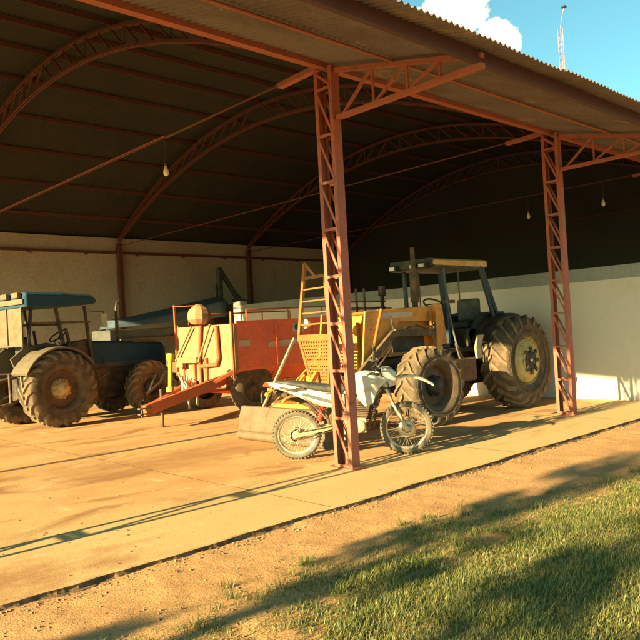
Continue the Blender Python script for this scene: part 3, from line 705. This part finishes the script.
# body: side profile tapering at the bottom
poly = [(-1.18,1.92),(-1.18,.95),(-.75,.58),(.75,.58),(1.18,.95),(1.18,1.92),(1.13,1.92),(1.13,.97),(.72,.63),(-.72,.63),(-1.13,.97),(-1.13,1.92)]
body = MB().prism(poly, .06, 3.72, axis='x').build('body', M['wagon_red'], wg)
MB().prism([(-1.18,1.92),(-1.18,.95),(-.75,.58),(.75,.58),(1.18,.95),(1.18,1.92)], 3.72, 3.78, axis='x').build('tail_panel', M['wagon_red'], wg)
ep = MB().prism([(-1.19,1.90),(-1.19,.93),(-.75,.56),(1.19,.42),(1.19,1.90)], -.03, .058, axis='x').build('end_panel', M['wagon_cream'], wg, bevel=.006)
mb = MB()
mb.beam((.9,-1.185,1.9),(3.7,-1.185,1.9),.05,.05).beam((.03,-1.2,1.92),(3.78,-1.2,1.94),.05,.06); mb.beam((.03,1.2,1.92),(3.78,1.2,1.94),.05,.06)
for x in (1.2,2.4,3.6): mb.beam((x,-1.2,1.9),(x,-1.2,.98),.05,.03); mb.beam((x,-1.19,.98),(x,-.8,.56),.05,.03)
split(mb, 'body_rib', M['wagon_red'], body)
MB().box(.10,.42,-1.192,-1.182,1.42,1.55).build('pale_patch', M['pale'], body)
MB().prism([(.95,1.36),(2.35,1.40),(2.35,1.55),(.95,1.48)], -1.192,-1.183).build('pale_stripe', M['pale'], body)
bd = MB().box(1.70,2.05,-1.195,-1.185,1.66,1.86).build('badge', M['pale'], body)
MB().prism([(1.80,1.70),(1.95,1.70),(1.99,1.76),(1.95,1.83),(1.80,1.83),(1.76,1.76)], -1.20,-1.196).build('emblem', M['blue_ink'], bd)
mb = MB()
for y in (-1.18, 1.18):
    mb = MB(); mb.tube([(.35,y,1.93),(.35,y,2.18),(3.7,y,2.22),(3.7,y,1.93)],.02,6)
    for x in (1.6,2.7): mb.tube([(x,y,1.93),(x,y,2.20)],.016,6)
    mb.build('top_rail', M['wagon_orange'], wg)
mb = MB()
for y, zt in ((-1.16,2.15),(1.16,2.42)): mb.box(-.08,-.035,y-.025,y+.025,.75,zt)
mb.tube([(-.06,1.16,2.38),(-.06,.3,2.36)],.01,6)
split(mb, 'front_post', M['wagon_orange'], wg)
mb = MB()
pts = [(-.10,-.62,1.88),(-.10,-.66,1.2),(-.10,-.58,1.06),(-.10,.05,1.02)]
mb.tube(pts,.045,10); mb.tube([(-.10,.10,.6),(-.10,.12,1.2),(-.10,.0,1.95)],.04,8)
mb.box(-.09,-.04,-.15,-.05,.55,1.2); mb.box(-.09,-.04,.35,.42,.5,1.2); mb.box(-.09,-.04,.8,.86,.5,1.15)
mb.build('spout_pipe', M['wagon_orange'], wg)
mb = MB().beam((-.16,-.48,1.92),(-.14,.12,1.1),.04,.04).beam((-.12,.36,1.9),(-.12,1.12,1.15),.04,.04).box(-.2,-.1,.1,.95,1.1,1.22).box(-.2,-.1,.7,1.0,1.0,1.1)
mb.build('chute_brace', M['wagon_cream'], wg, bevel=.006)
mb = MB().lathe([(.001,2.38),(.08,2.37),(.23,2.26),(.27,2.16),(.27,2.05),(.19,1.95),(.12,1.93),(.001,1.93)], 10, 'z', c=(-.12,-.0,0), smooth=False)
mb.build('blower_cap', M['wagon_cream'], wg)
# drawbar (yawed towards the camera side)
wg.scale = (.93,.93,1)
TIP = (-2.51,-1.55,.38)
db = MB().beam(TIP,(.25,-.75,.80),.12,.2).beam((-2.3,-1.44,.40),(.25,.75,.70),.12,.18)
db.box(-.5,.3,-.75,.8,.50,.56); db.beam((-.9,-.95,.55),(-.02,-1.15,.93),.08,.08)
dbo = db.build('drawbar', M['wagon_orange'], wg, bevel=.01)
mb = MB()
for sgn in (-1, 1): mb.prism([(TIP[0]-.16,TIP[2]+.05*sgn-.012),(TIP[0]+.1,TIP[2]+.05*sgn-.012),(TIP[0]+.1,TIP[2]+.05*sgn+.012),(TIP[0]-.16,TIP[2]+.05*sgn+.012)], TIP[1]-.09, TIP[1]-.0)
mb.tube([(TIP[0]-.1,TIP[1]-.045,TIP[2]-.1),(TIP[0]-.1,TIP[1]-.045,TIP[2]+.12)],.016,8)
mb.build('hitch', M['blade'], dbo)
MB().tube([(-1.97,-1.14-.12,.01),(-1.97,-1.26,.72)],.032,8).tube([(-1.97,-1.26,.014),(-1.97,-1.26,.0)],[.07,.07],12).build('support_jack', M['iron_dusty'], wg)
mb = MB()
for t, h in ((.45,.5),(.55,.52)):
    p = Vector(TIP).lerp(Vector((.25,-.55,.72)), t); mb.box(p.x-.02,p.x+.02,p.y-.08,p.y-.065,p.z-.26,p.z+.14)
for i in range(9):
    p = Vector(TIP).lerp(Vector((.25,.1,.75)), .5+.05*(i%5)); q = p+Vector((random.uniform(-.12,.12),random.uniform(-.1,.1),random.uniform(.12,.42)))
    mb.tube([p, (p+q)/2+Vector((.05,.03,.02)), q],.02,6)
split(mb, 'valve', M['pale'], dbo)
mb = MB(); a = Vector((-1.60,-1.0,.62)); b = Vector((-1.50,-.92,1.36))
mb.tube([a,a.lerp(b,.12),a.lerp(b,.15),a.lerp(b,.82),a.lerp(b,.84),b],[.085,.085,.045,.045,.08,.085],12)
mb.build('drive_shaft', M['pto'], wg)
MB().tube([(-2.1,-.9,.62),(-1.6,-.6,.8),(-1.2,-.2,1.0)],.02,6).tube([(-2.1,-.9,.62),(-2.3,-1.1,.5),(-1.5,-.3,.95)],.022,6).build('hydraulic_hose', M['iron'], wg)
MB().box(.35,3.5,-.5,.5,.40,.52).box(1.0,1.14,-.95,.95,.50,.62).build('chassis', M['wagon_red'], wg)
def road_wheel(parent, c, r, w, s):
    t = MB().lathe([(r*.58,-w/2),(r*.9,-w/2),(r,-w*.36),(r,w*.36),(r*.9,w/2),(r*.58,w/2)],36)
    for k in range(30):
        a = 2*PI*k/30; t.beam((r*math.cos(a),-w*.35,r*math.sin(a)),(r*math.cos(a+.06),w*.35,r*math.sin(a+.06)),.02,.02)
    rm = MB().lathe([(r*.60,s*w*.42),(r*.56,s*w*.3),(r*.3,s*w*.05),(r*.16,s*w*.1),(r*.12,s*w*.35),(.001,s*w*.36)],28)
    wo = rm.build('wheel', M['iron_dusty'], parent, c); t.build('tyre', M['tyre'], wo); return wo
for sg in (-1, 1):
    w_ = road_wheel(wg, (.55,sg*1.0,.515), .555, .26, sg); w_.scale = (1,1,.93)
MB().tube([(1.35,-1.18,.62),(1.75,-1.18,.62)],.05,10).build('cross_pin', M['wagon_orange'], wg)

# ------------------------------------------------------------------ motorcycle
mt = empty('motorcycle', (6.12,7.06,0), math.atan2(-1.0,1.0), label='white trail motorcycle parked behind the near red lattice column', cat='motorcycle')
mt.rotation_euler = (R(6)*1, 0, math.atan2(-1.0,1.0))
def moto_wheel(c, r, w, front):
    y = 0
    t = MB(); pr = [(r-.075,-w*.35),(r-.05,-w/2),(r-.03,-w*.46),(r-.003,-w*.2),(r-.003,w*.2),(r-.03,w*.46),(r-.05,w/2),(r-.075,w*.35)]
    t.lathe(pr,44)
    for k in range(44):
        a = 2*PI*k/44
        for yy in (-w*.36,0,w*.36):
            aa = a+(.07 if yy == 0 else 0); t.beam(((r-.01)*math.cos(aa),yy-w*.10,(r-.01)*math.sin(aa)),((r-.01)*math.cos(aa),yy+w*.10,(r-.01)*math.sin(aa)),  .014,.022)
    rm = MB().lathe([(r-.07,-w*.34),(r-.085,-w*.36),(r-.098,-w*.2),(r-.10,0),(r-.098,w*.2),(r-.085,w*.36),(r-.07,w*.34)],44)
    wo = rm.build('wheel', M['alloy'], mt, c); t.build('tyre', M['moto_tyre'], wo)
    sp = MB()
    for k in range(18):
        for sd in (-1,1):
            a = 2*PI*(k+.25*sd)/18; a2 = a+.55*(1 if k%2 else -1)
            sp.tube([((r-.095)*math.cos(a),0,(r-.095)*math.sin(a)),(.05*math.cos(a2),sd*.035,.05*math.sin(a2))],.003,4,False)
    sp.build('spokes', M['alloy'], wo)
    hb = MB().lathe([(.001,-.075),(.03,-.07),(.06,-.045),(.055,0),(.06,.045),(.03,.07),(.001,.075)],20)
    if front: hb.lathe([(.06,-.052),(.115,-.054),(.115,-.059),(.06,-.061)],28)
    else: hb.lathe([(.085,-.05),(.09,-.03),(.09,.03),(.001,.04)],24)
    hb.build('hub', M['alloy'] , wo)
moto_wheel((0,0,.325), .325, .105, False)
moto_wheel((1.42,0,.345), .345, .085, True)
# frame
mb = MB()
mb.tube([(.42,0,.46),(.36,0,.78),(.62,0,.86),(1.02,0,.98),(1.10,0,.86),(.98,0,.50),(.88,0,.30),(.50,0,.30),(.42,0,.46)],.02,8)
for sy in (-.09,.09): mb.tube([(.55,sy,.84),(.10,sy,.90),(-.18,sy,.97)],.013,6); mb.tube([(.42,sy,.52),(.10,sy,.86)],.013,6)
mb.build('frame', M['iron_dusty'], mt)
mb = MB()
for sy in (-.085,.085): mb.beam((-.04,sy,.325),(.46,sy*.8,.42),.03,.055)
mb.build('swingarm', M['gold'], mt, bevel=.005)
mb = MB(); mb.tube([(.30,0,.48),(.38,0,.80)],.03,8)
for i in range(8): z = i/7; mb.lathe([(.045,-.006),(.05,0),(.045,.006)],12,'z',c=(.30+.07*z,0,.52+.22*z))
mb.build('shock_absorber', M['redplastic'], mt)
# engine
en = MB().box(.50,.90,-.11,.11,.33,.52); en.lathe([(.001,-.15),(.10,-.145),(.115,-.11),(.115,.11),(.10,.145),(.001,.15)],20,c=(.60,0,.43)); en.lathe([(.001,-.14),(.085,-.135),(.095,-.1),(.095,.1),(.001,.13)],20,c=(.80,0,.42))
eo = en.build('engine', M['alloy'], mt, bevel=.01)
cy = MB()
for i in range(8): t = i/7; cy.box(.74+.05*t,.92+.05*t,-.085,.085,.52+.20*t,.535+.20*t)
cy.box(.77,.92,-.06,.06,.50,.78); cy.build('cylinder_fins', M['iron_dusty'], eo)
mb = MB().tube([(.95,.05,.66),(1.05,.08,.56),(1.0,.12,.36),(.80,.14,.29),(.5,.13,.34),(.32,.14,.50),(.18,.15,.66),(.05,.15,.75),(-.28,.15,.88)],[.02,.02,.02,.02,.02,.022,.03,.045,.04],10)
mb.build('exhaust_pipe', M['iron_dusty'], mt)
# bodywork (lofted sections along x)
def shell(secs, name, mat, k=10):
    rings = []
    for x, z0, z1, hw in secs:
        zc, hz = (z0+z1)/2, (z1-z0)/2
        rings.append([(x, hw*math.copysign(abs(math.cos(a))**.7, math.cos(a)), zc+hz*math.copysign(abs(math.sin(a))**.7, math.sin(a))) for a in [2*PI*i/k for i in range(k)]])
    o = MB().loft(rings).build(name, mat, mt); m_ = o.modifiers.new('smooth', 'SUBSURF'); m_.levels = m_.render_levels = 2; return o
tl = shell([(-.36,1.005,1.03,.03),(-.28,.96,1.035,.07),(-.05,.87,1.01,.09),(.15,.76,.97,.12),(.38,.66,.90,.14),(.55,.64,.86,.14),(.64,.67,.84,.11)], 'tail_panel', M['white'])
mb = MB().box(.02,.14,-.125,-.085,.93,.955); mb.prism([(-.1,.93),(.05,.90),(.0,.95)],-.11,-.09); mb.build('grab_slot', M['iron'], tl)
MB().prism([(.10,.86),(.46,.74),(.50,.77),(.12,.895)],-.146,-.138).build('graphic', M['tarp_light'], tl)
shell([(-.24,1.02,1.05,.06),(.0,.97,1.045,.11),(.3,.88,.985,.13),(.55,.84,.95,.12),(.75,.86,.98,.09),(.85,.90,.99,.06)], 'seat', M['seat'])
shell([(.60,.86,.94,.06),(.68,.80,1.03,.13),(.85,.80,1.13,.16),(1.00,.86,1.12,.14),(1.08,.95,1.06,.07)], 'fuel_tank', M['white'])
for sy in (-1,1):
    mb = MB().prism([(.70,1.03),(.82,.94),(.80,.80),(.90,.68),(1.00,.72),(1.06,.90),(1.20,1.00),(1.14,1.06),(.95,1.10)], sy*.165, sy*.18); sh = mb.build('tank_shroud', M['white'], mt, bevel=.02); sh.data.polygons.foreach_set('use_smooth', [True]*len(sh.data.polygons)); m_ = sh.modifiers.new('smooth', 'SUBSURF'); m_.levels = m_.render_levels = 2; MB().prism([(.83,.90),(.92,.86),(1.02,.92),(1.10,1.0),(1.0,.96),(.92,.91)], sy*.181, sy*.184).build('graphic', M['pale'], sh)
mb = MB(); rings = []
for i in range(11):
    u_ = i/10; x = 1.02 + .77*u_; z = .75 + .30*math.sin(PI*min(1, .12+u_*.68)) - .03*u_ + (.10 if i > 0 else .0)*0
    if i < 2: z -= .04*(2-i)
    wdt = .05 if i in (0,10) else .075
    rings.append([(x,-wdt,z-.022),(x,-wdt*.6,z),(x,0,z+.012),(x,wdt*.6,z),(x,wdt,z-.022),(x,wdt*.9,z-.026),(x,0,z-.0),(x,-wdt*.9,z-.026)])
mb.loft(rings).build('front_mudguard', M['mfender'], mt)
mb = MB(); rings = []
for i in range(9):
    a = R(60+95*i/8); x = .0+.42*math.cos(a); z = .42+.42*math.sin(a)
    rings.append([(x,-.07,z-.01),(x,0,z+.01),(x,.07,z-.01),(x,0,z-.005)])
mb.loft(rings).build('rear_mudguard', M['iron_dusty'], mt)
# fork
mb = MB()
for sy in (-.085,.085): mb.tube([(1.42,sy,.345),(1.30,sy,.58),(1.29,sy,.60),(1.10,sy,1.06)],[.028,.028,.02,.02],10)
mb.build('fork', M['alloy'], mt)
mb = MB().box(1.08,1.2,-.11,.11,.88,.91); mb.box(1.06,1.14,-.11,.11,1.03,1.06); mb.build('triple_clamp', M['iron'], mt, bevel=.008)
hb = MB().tube([(1.0,-.40,1.20),(1.08,-.22,1.18),(1.10,-.08,1.10),(1.10,.08,1.10),(1.08,.22,1.18),(1.0,.40,1.20)],.012,8).build('handlebar', M['iron'], mt)
for sy in (-1,1): MB().tube([(1.0,sy*.40,1.20),(1.045,sy*.29,1.19)],.018,8).build('grip', M['seat'], hb)
mb = MB().tube([(1.06,-.27,1.20),(1.12,-.34,1.20),(1.09,-.42,1.20)],.007,6); mb.tube([(1.06,.27,1.20),(1.12,.34,1.20),(1.09,.42,1.20)],.007,6); split(mb, 'lever', M['alloy'], hb)
mb = MB().tube([(1.04,-.2,1.19),(1.05,-.24,1.34)],.006,6); mb.lathe([(.001,-.012),(.055,-.01),(.055,.01),(.001,.012)],16,'x',c=(1.05,-.25,1.38)); mb.build('mirror', M['iron'], mt)
mb = MB().tube([(1.04,.2,1.19),(1.05,.24,1.34)],.006,6); mb.lathe([(.001,-.012),(.055,-.01),(.055,.01),(.001,.012)],16,'x',c=(1.05,.25,1.38)); mb.build('mirror', M['iron'], mt)
hs = MB().loft([[(x,-hw,z0),(x+.02,-hw*.9,z1),(x+.02,hw*.9,z1),(x,hw,z0)] for x,z0,z1,hw in ((1.12,.92,1.15,.12),(1.22,.90,1.14,.10),(1.30,.92,1.08,.06))],smooth=False).build('headlamp_shell', M['white'], mt, bevel=.012)
MB().lathe([(.001,1.305),(.05,1.30),(.055,1.28)],16,'x',c=(.0,0,1.0)).build('lens', M['glass'], hs)
MB().prism([(-.40,.985),(-.30,.97),(-.28,1.02),(-.38,1.03)],-.045,.045).build('tail_lamp', M['redplastic'], mt, bevel=.005)
mb = MB().box(-.43,-.41,-.09,.09,.78,.90); mb.beam((-.30,0,.97),(-.42,0,.80),.05,.015); mb.build('number_plate', M['iron_dusty'], mt)
for sy in (-1,1):
    MB().tube([(-.27,sy*.04,.93),(-.33,sy*.14,.90)],.008,6).lathe([(.001,-.03),(.025,-.02),(.025,.02),(.001,.03)],10,'x',c=(-.34,sy*.16,.90)).build('indicator', M['pto'], mt)
mb = MB().tube([(.60,-.12,.30),(.62,-.22,.29)],.012,6); mb.tube([(.60,.12,.30),(.62,.22,.29)],.012,6); split(mb, 'footpeg', M['alloy'], mt)
MB().tube([(.55,.10,.30),(.46,.27,.02)],.012,8).build('side_stand', M['iron'], mt)
mb = MB()
mb.tube([(.03,-.095,.37),(.48,-.10,.44)],.008,6); mb.tube([(.03,-.095,.28),(.48,-.10,.38)],.008,6); mb.tube([(1.10,-.1,1.12),(1.2,-.12,.95),(1.26,-.1,.7),(1.36,-.07,.42)],.006,6); mb.tube([(1.08,-.12,1.16),(.98,-.16,1.05),(.85,-.1,.75)],.006,6)
split(mb, 'cable', M['iron'], mt)

# ------------------------------------------------------------------ dim machines by the back wall
ci = empty('covered_implement', (11.3,19.3,0), R(0), label='long implement under a slate blue sheet, in the shade by the back wall', cat='farm implement')
rings = []
for x, zt, hw in ((-1.75,2.12,.25),(-1.5,2.28,.45),(-.7,2.38,.6),(.5,2.58,.6),(1.6,2.80,.6),(2.3,2.92,.5),(2.45,2.85,.4)):
    zb = 2.04+.06*(x+1.7); rings.append([(x,-hw,zb),(x,-hw*.9,zt-.12),(x,-hw*.5,zt),(x,hw*.5,zt+.02),(x,hw*.9,zt-.1),(x,hw,zb)])
MB().loft(rings, smooth=False).build('sheet_cover', M['tarp'], ci, bevel=.03)
MB().box(-1.8,2.3,-.50,.62,1.2,2.0).build('hopper_box', M['machine_dark'], ci, bevel=.02)
mb = MB()
for x in (-1.5,0,2.0):
    for y in (-.6,.6): mb.box(x-.05,x+.05,y-.05,y+.05,0,1.25)
mb.box(-1.8,2.3,-.1,.1,.95,1.2); mb.build('stand_frame', M['machine_dark'], ci)
MB().box(-1.5,2.0,-.56,-.502,1.66,1.74).build('rail', M['dull_brown'], ci)
bh = empty('backhoe', (13.95,20.55,0), 0, label='dark backhoe with its folded digging arm raised, behind the red wagon', cat='backhoe')
mb = MB().beam((.62,0,2.4),(.66,0,4.0),.18,.20).beam((.65,.02,4.05),(.80,.02,3.85),.16,.16)
mb.build('boom', M['machine_dark'], bh, bevel=.03)
MB().beam((.68,0,4.0),(1.42,0,2.95),.14,.15).beam((1.36,0,3.1),(1.55,0,2.8),.18,.14).build('dipper_arm', M['machine_dark'], bh, bevel=.03)
MB().tube([(.46,0,2.5),(.48,0,3.4)],.045,8).tube([(.48,0,3.35),(.60,0,3.85)],.025,8).build('hydraulic_ram', M['tarp_light'], bh)
MB().prism([(1.35,2.95),(1.68,2.9),(1.78,2.55),(1.55,2.35),(1.3,2.5),(1.4,2.7)],-.3,.3).build('bucket', M['machine_dark'], bh)
MB().box(-.15,.95,-.7,.7,1.0,2.72).box(-1.1,.8,-.6,.6,.5,1.0).build('body', M['dull_brown'], bh, bevel=.05)
for sx in (-.8,.6):
    for sy in (-.65,.65): road_wheel(bh,(sx,sy,.5),.5,.3,1 if sy>0 else -1)

# ------------------------------------------------------------------ radio mast beyond the roof
ms = empty('radio_mast', (64.5,32.8,GZ), R(20), label='pale pink lattice radio mast standing far behind the shed roof', cat='mast')
mb = MB(); H = 29.3; w = .26
cs = [(w*math.cos(a), w*math.sin(a)) for a in (0, 2*PI/3, 4*PI/3)]
for c in cs: mb.tube([(c[0],c[1],0),(c[0],c[1],H)],.032,6)
k = 0; z = 0
while z < H-.5:
    for i in range(3):
        a, b = cs[i], cs[(i+1)%3]; mb.tube([(a[0],a[1],z),(b[0],b[1],z+.6)],.016,4,False); mb.tube([(a[0],a[1],z+.6),(b[0],b[1],z+.6)],.014,4,False)
    z += .6
mb.build('lattice_tower', M['mast'], ms)
MB().tube([(0,0,H),(.15,-.15,H+1.0),(.35,-.38,H+2.1)],.03,6).build('whip_antenna', M['mast'], ms)
MB().lathe([(.001,-.12),(.25,-.08),(.28,0),(.15,.1),(.001,.12)],12,'z',c=(.36,-.40,H+2.2)).build('beacon', M['iron'], ms)

# ------------------------------------------------------------------ grass and pebbles (uncountable)
def grass_edge(x):
    # y of the grass boundary as a function of x (dirt beyond it)
    pts = [(-4,4.0),(1.3,3.75),(2,3.72),(2.6,3.85),(3.4,4.0),(4.7,4.02),(5.6,3.85),(6.4,3.55),(7.6,3.35),(12,3.0)]
    for (a, b), (c, d) in zip(pts, pts[1:]):
        if a <= x <= c: return b+(d-b)*(x-a)/(c-a)
    return 3.3
rnd = random.Random(3)
vs, fs = [], []
def blade(x, y, h, w, a, lean):
    z = gz(x, y); dx, dy = math.cos(a), math.sin(a); lx, ly = math.cos(a+1.3)*lean, math.sin(a+1.3)*lean
    b = len(vs)
    vs.extend([(x-dx*w, y-dy*w, z-.005), (x+dx*w, y+dy*w, z-.005), (x+dx*w*.8+lx*.4, y+dy*w*.8+ly*.4, z+h*.55), (x-dx*w*.8+lx*.4, y-dy*w*.8+ly*.4, z+h*.55), (x+lx, y+ly, z+h)])
    fs.append((b, b+1, b+2, b+3)); fs.append((b+3, b+2, b+4))
cnt = 0
while cnt < 170000:
    x = rnd.uniform(.8, 10.5); y = rnd.uniform(.9, 4.25)
    if x < y*.30 or x > y*3.0+1.0: 
        continue
    e = grass_edge(x) + .22*nz(x, y, 1.3, 8) + .12*nz(x, y, 5, 2)
    d = e - y
    p = min(1, max(0, .5+d*1.6)); dens = .5+.9*nz(x, y, 2.2, 5)+.5*nz(x, y, 8, 3)
    if d < .9: p *= min(1, max(.03, dens*(.35+d*1.1)))
    if rnd.random() > p: continue
    cl = .5+.5*nz(x, y, 3.1, 12)
    h = rnd.uniform(.011,.034)*(1+1.5*max(0, cl-.35)*2)*(.5+.5*min(1, max(0, d+.1)))
    blade(x, y, h, rnd.uniform(.0014,.0034), rnd.uniform(0, 2*PI), rnd.uniform(.005,.05)*(h/.05)); cnt += 1
for i in range(420):                     # coarser weedy tufts among the turf
    x = rnd.uniform(.9, 9.5); y = rnd.uniform(1, 4.3)
    if x < y*.32 or x > y*3.2+1 or y > grass_edge(x)+.15 or nz(x, y, 1.4, 21) < -.05: continue
    for k in range(rnd.randint(10, 34)):
        blade(x+rnd.gauss(0,.022), y+rnd.gauss(0,.022), rnd.uniform(.03,.085), rnd.uniform(.002,.0042), rnd.uniform(0, 2*PI), rnd.uniform(.02,.085))
for i in range(5000):                    # dead stalks and litter lying flat
    x = rnd.uniform(.8, 10); y = rnd.uniform(1, 4.4)
    if y > grass_edge(x)+.3: continue
    blade(x, y, rnd.uniform(.002,.012), rnd.uniform(.001,.002), rnd.uniform(0, 2*PI), rnd.uniform(.04,.11))
g = MB(); g.v = vs; g.f = fs; g.sm = [True]*len(fs)
tag(g.build('grass', M['grass'], fixn=False), kind='stuff')
g = MB()
for i in range(2600):
    x = rnd.uniform(.8, 12); y = rnd.uniform(3.2, 4.84)
    if rnd.random() < .45: y = 4.84 - abs(rnd.gauss(0, .10))
    r_ = rnd.choice([.004,.006,.006,.008,.012]) * rnd.uniform(.7,1.3)
    z = gz(x, y)
    o = [Vector((rnd.uniform(.7,1.2)*a, rnd.uniform(.7,1.2)*b, rnd.uniform(.5,.9)*c))*r_ + Vector((x,y,z+r_*.3)) for a,b,c in ((1,0,0),(0,1,0),(-1,0,0),(0,-1,0),(0,0,1),(0,0,-1))]
    g.add(o, [(0,1,4),(1,2,4),(2,3,4),(3,0,4),(1,0,5),(2,1,5),(3,2,5),(0,3,5)])
for i in range(900):
    x = rnd.uniform(1.5, 13); y = 4.9+abs(rnd.gauss(0, 2.6)); r_ = rnd.choice([.003,.004,.005,.009])*rnd.uniform(.7,1.4)
    if y > 15: continue
    o = [Vector((rnd.uniform(.7,1.2)*a, rnd.uniform(.7,1.2)*b, rnd.uniform(.5,.9)*c))*r_ + Vector((x,y,r_*.4)) for a,b,c in ((1,0,0),(0,1,0),(-1,0,0),(0,-1,0),(0,0,1),(0,0,-1))]
    g.add(o, [(0,1,4),(1,2,4),(2,3,4),(3,0,4),(1,0,5),(2,1,5),(3,2,5),(0,3,5)])
tag(g.build('pebbles', M['stone'], fixn=False), kind='stuff')

# ------------------------------------------------------------------ trees to the left, out of frame: they shade the grass
def tree(x, y, h, r, label, n=5200, seed=1, zlow=.8):
    rn = random.Random(seed); t = empty('shade_tree', (x, y, GZ), label=label, cat='tree', group='trees left of the yard')
    mb = MB().tube([(0,0,-.1),(.05,.02,h*.25),(.02,-.05,h*.55),(0,0,h*.8)],[.14,.11,.07,.03],8)
    for k in range(7):
        a = k*2.4; z0 = h*(.25+.07*k); mb.tube([(0,0,z0),(r*.4*math.cos(a),r*.4*math.sin(a),z0+.3),(r*.75*math.cos(a),r*.75*math.sin(a),z0+.7)],[.05,.035,.015],6)
    mb.build('trunk', M['bark'], t)
    cl = [(rn.uniform(-1,1)*r*.7, rn.uniform(-1,1)*r*.7, zlow+(h-zlow)*rn.random(), r*rn.uniform(.25,.42)) for _ in range(16)]
    c = MB()
    for i in range(n):
        cx, cy, cz, cr = cl[rn.randrange(16)]
        d = Vector((rn.gauss(0,1), rn.gauss(0,1), rn.gauss(0,1))).normalized()*cr*rn.random()**.4
        p = Vector((cx, cy, cz))+d; u = Vector((rn.gauss(0,1),rn.gauss(0,1),rn.gauss(0,1))).normalized(); v = u.orthogonal().normalized(); s = rn.uniform(.05,.09)
        c.add([p-u*s, p+v*s*.5, p+u*s, p-v*s*.5], [(0,1,2,3)])
    c.build('crown', M['leaf'], t, fixn=False)
tree(-8.6, 3.80, 5.9, .60, 'leafy young tree left of the yard, nearest to the shed', seed=2, zlow=2.9, n=1000)
tree(-8.2, 1.85, 5.2, 1.10, 'leafy young tree left of the yard, farthest from the shed', seed=5, zlow=2.3, n=2500)

# ------------------------------------------------------------------ light, sky, camera
ELEV = math.atan(.31)
sun = bpy.data.lights.new('sun', 'SUN'); sun.energy = 5; sun.angle = R(.6); sun.color = (1.0,.76,.36)
so = bpy.data.objects.new('sun', sun); COL.objects.link(so)
azd = R(-1.0)                                    # light travels along +X, a hair towards +Y or -Y
dirv = Vector((math.cos(ELEV)*math.cos(azd), math.cos(ELEV)*math.sin(azd), -math.sin(ELEV)))
so.rotation_euler = dirv.to_track_quat('-Z', 'Y').to_euler(); so.location = (-20,4,12)
W = bpy.data.worlds.new('World'); S.world = W; W.use_nodes = True; nt = W.node_tree; N = nt.nodes; L = nt.links
bg = N['Background']; sky = N.new('ShaderNodeTexSky'); sky.sky_type = 'NISHITA'; sky.sun_disc = False
sky.sun_elevation = ELEV; sky.sun_rotation = math.atan2(-dirv.x, -dirv.y)
sky.air_density = 1.0; sky.dust_density = .6; sky.ozone_density = 1.5
tint = N.new('ShaderNodeMix'); tint.data_type = 'RGBA'; tint.blend_type = 'MULTIPLY'; tint.inputs['Factor'].default_value = 1
L.new(sky.outputs[0], tint.inputs['A']); tint.inputs['B'].default_value = (.58,1.0,.80,1)
# one bright cumulus: distance from its direction, broken by noise
tc = N.new('ShaderNodeTexCoord'); nn = N.new('ShaderNodeTexNoise'); nn.inputs['Scale'].default_value = 26; nn.inputs['Detail'].default_value = 8; nn.inputs['Roughness'].default_value = .6
L.new(tc.outputs['Generated'], nn.inputs['Vector'])
def blob(c, r):
    d = N.new('ShaderNodeVectorMath'); d.operation = 'DISTANCE'; L.new(tc.outputs['Generated'], d.inputs[0]); d.inputs[1].default_value = Vector(c).normalized()
    m = N.new('ShaderNodeMath'); m.operation = 'DIVIDE'; L.new(d.outputs['Value'], m.inputs[0]); m.inputs[1].default_value = r; return m.outputs[0]
mn = N.new('ShaderNodeMath'); mn.operation = 'MINIMUM'; L.new(blob((.758,.522,.408), .044), mn.inputs[0]); L.new(blob((.797,.492,.355), .028), mn.inputs[1])
ad = N.new('ShaderNodeMath'); ad.operation = 'MULTIPLY_ADD'; L.new(nn.outputs['Fac'], ad.inputs[0]); ad.inputs[1].default_value = 1.8; L.new(mn.outputs[0], ad.inputs[2])
mr = N.new('ShaderNodeMapRange'); mr.inputs['From Min'].default_value = 1.92; mr.inputs['From Max'].default_value = 1.80; L.new(ad.outputs[0], mr.inputs['Value'])
cm = N.new('ShaderNodeMix'); cm.data_type = 'RGBA'; L.new(mr.outputs[0], cm.inputs['Factor']); L.new(tint.outputs['Result'], cm.inputs['A']); cm.inputs['B'].default_value = (6.,5.5,3.9,1)
L.new(cm.outputs['Result'], bg.inputs['Color']); bg.inputs['Strength'].default_value = .06

cam = bpy.data.cameras.new('camera'); co = bpy.data.objects.new('camera', cam); COL.objects.link(co); S.camera = co
F = 715.0; cam.sensor_width = 36; cam.lens = 36*F/640; cam.clip_end = 3000; cam.clip_start = .05
x = Vector((760,31,-F)).normalized(); y = Vector((-671,-48,-F)); y = (y - x*x.dot(y)).normalized(); z = x.cross(y)
rot = Matrix((x, y, z)); co.matrix_world = Matrix.Translation((0,0,1.65)) @ rot.to_4x4()
S.render.resolution_x = S.render.resolution_y = 1024
S.render.engine = 'CYCLES'
S.view_settings.view_transform = 'Standard'; S.view_settings.look = 'None'; S.view_settings.exposure = 2.1; S.view_settings.gamma = 1
S.view_settings.use_curve_mapping = False
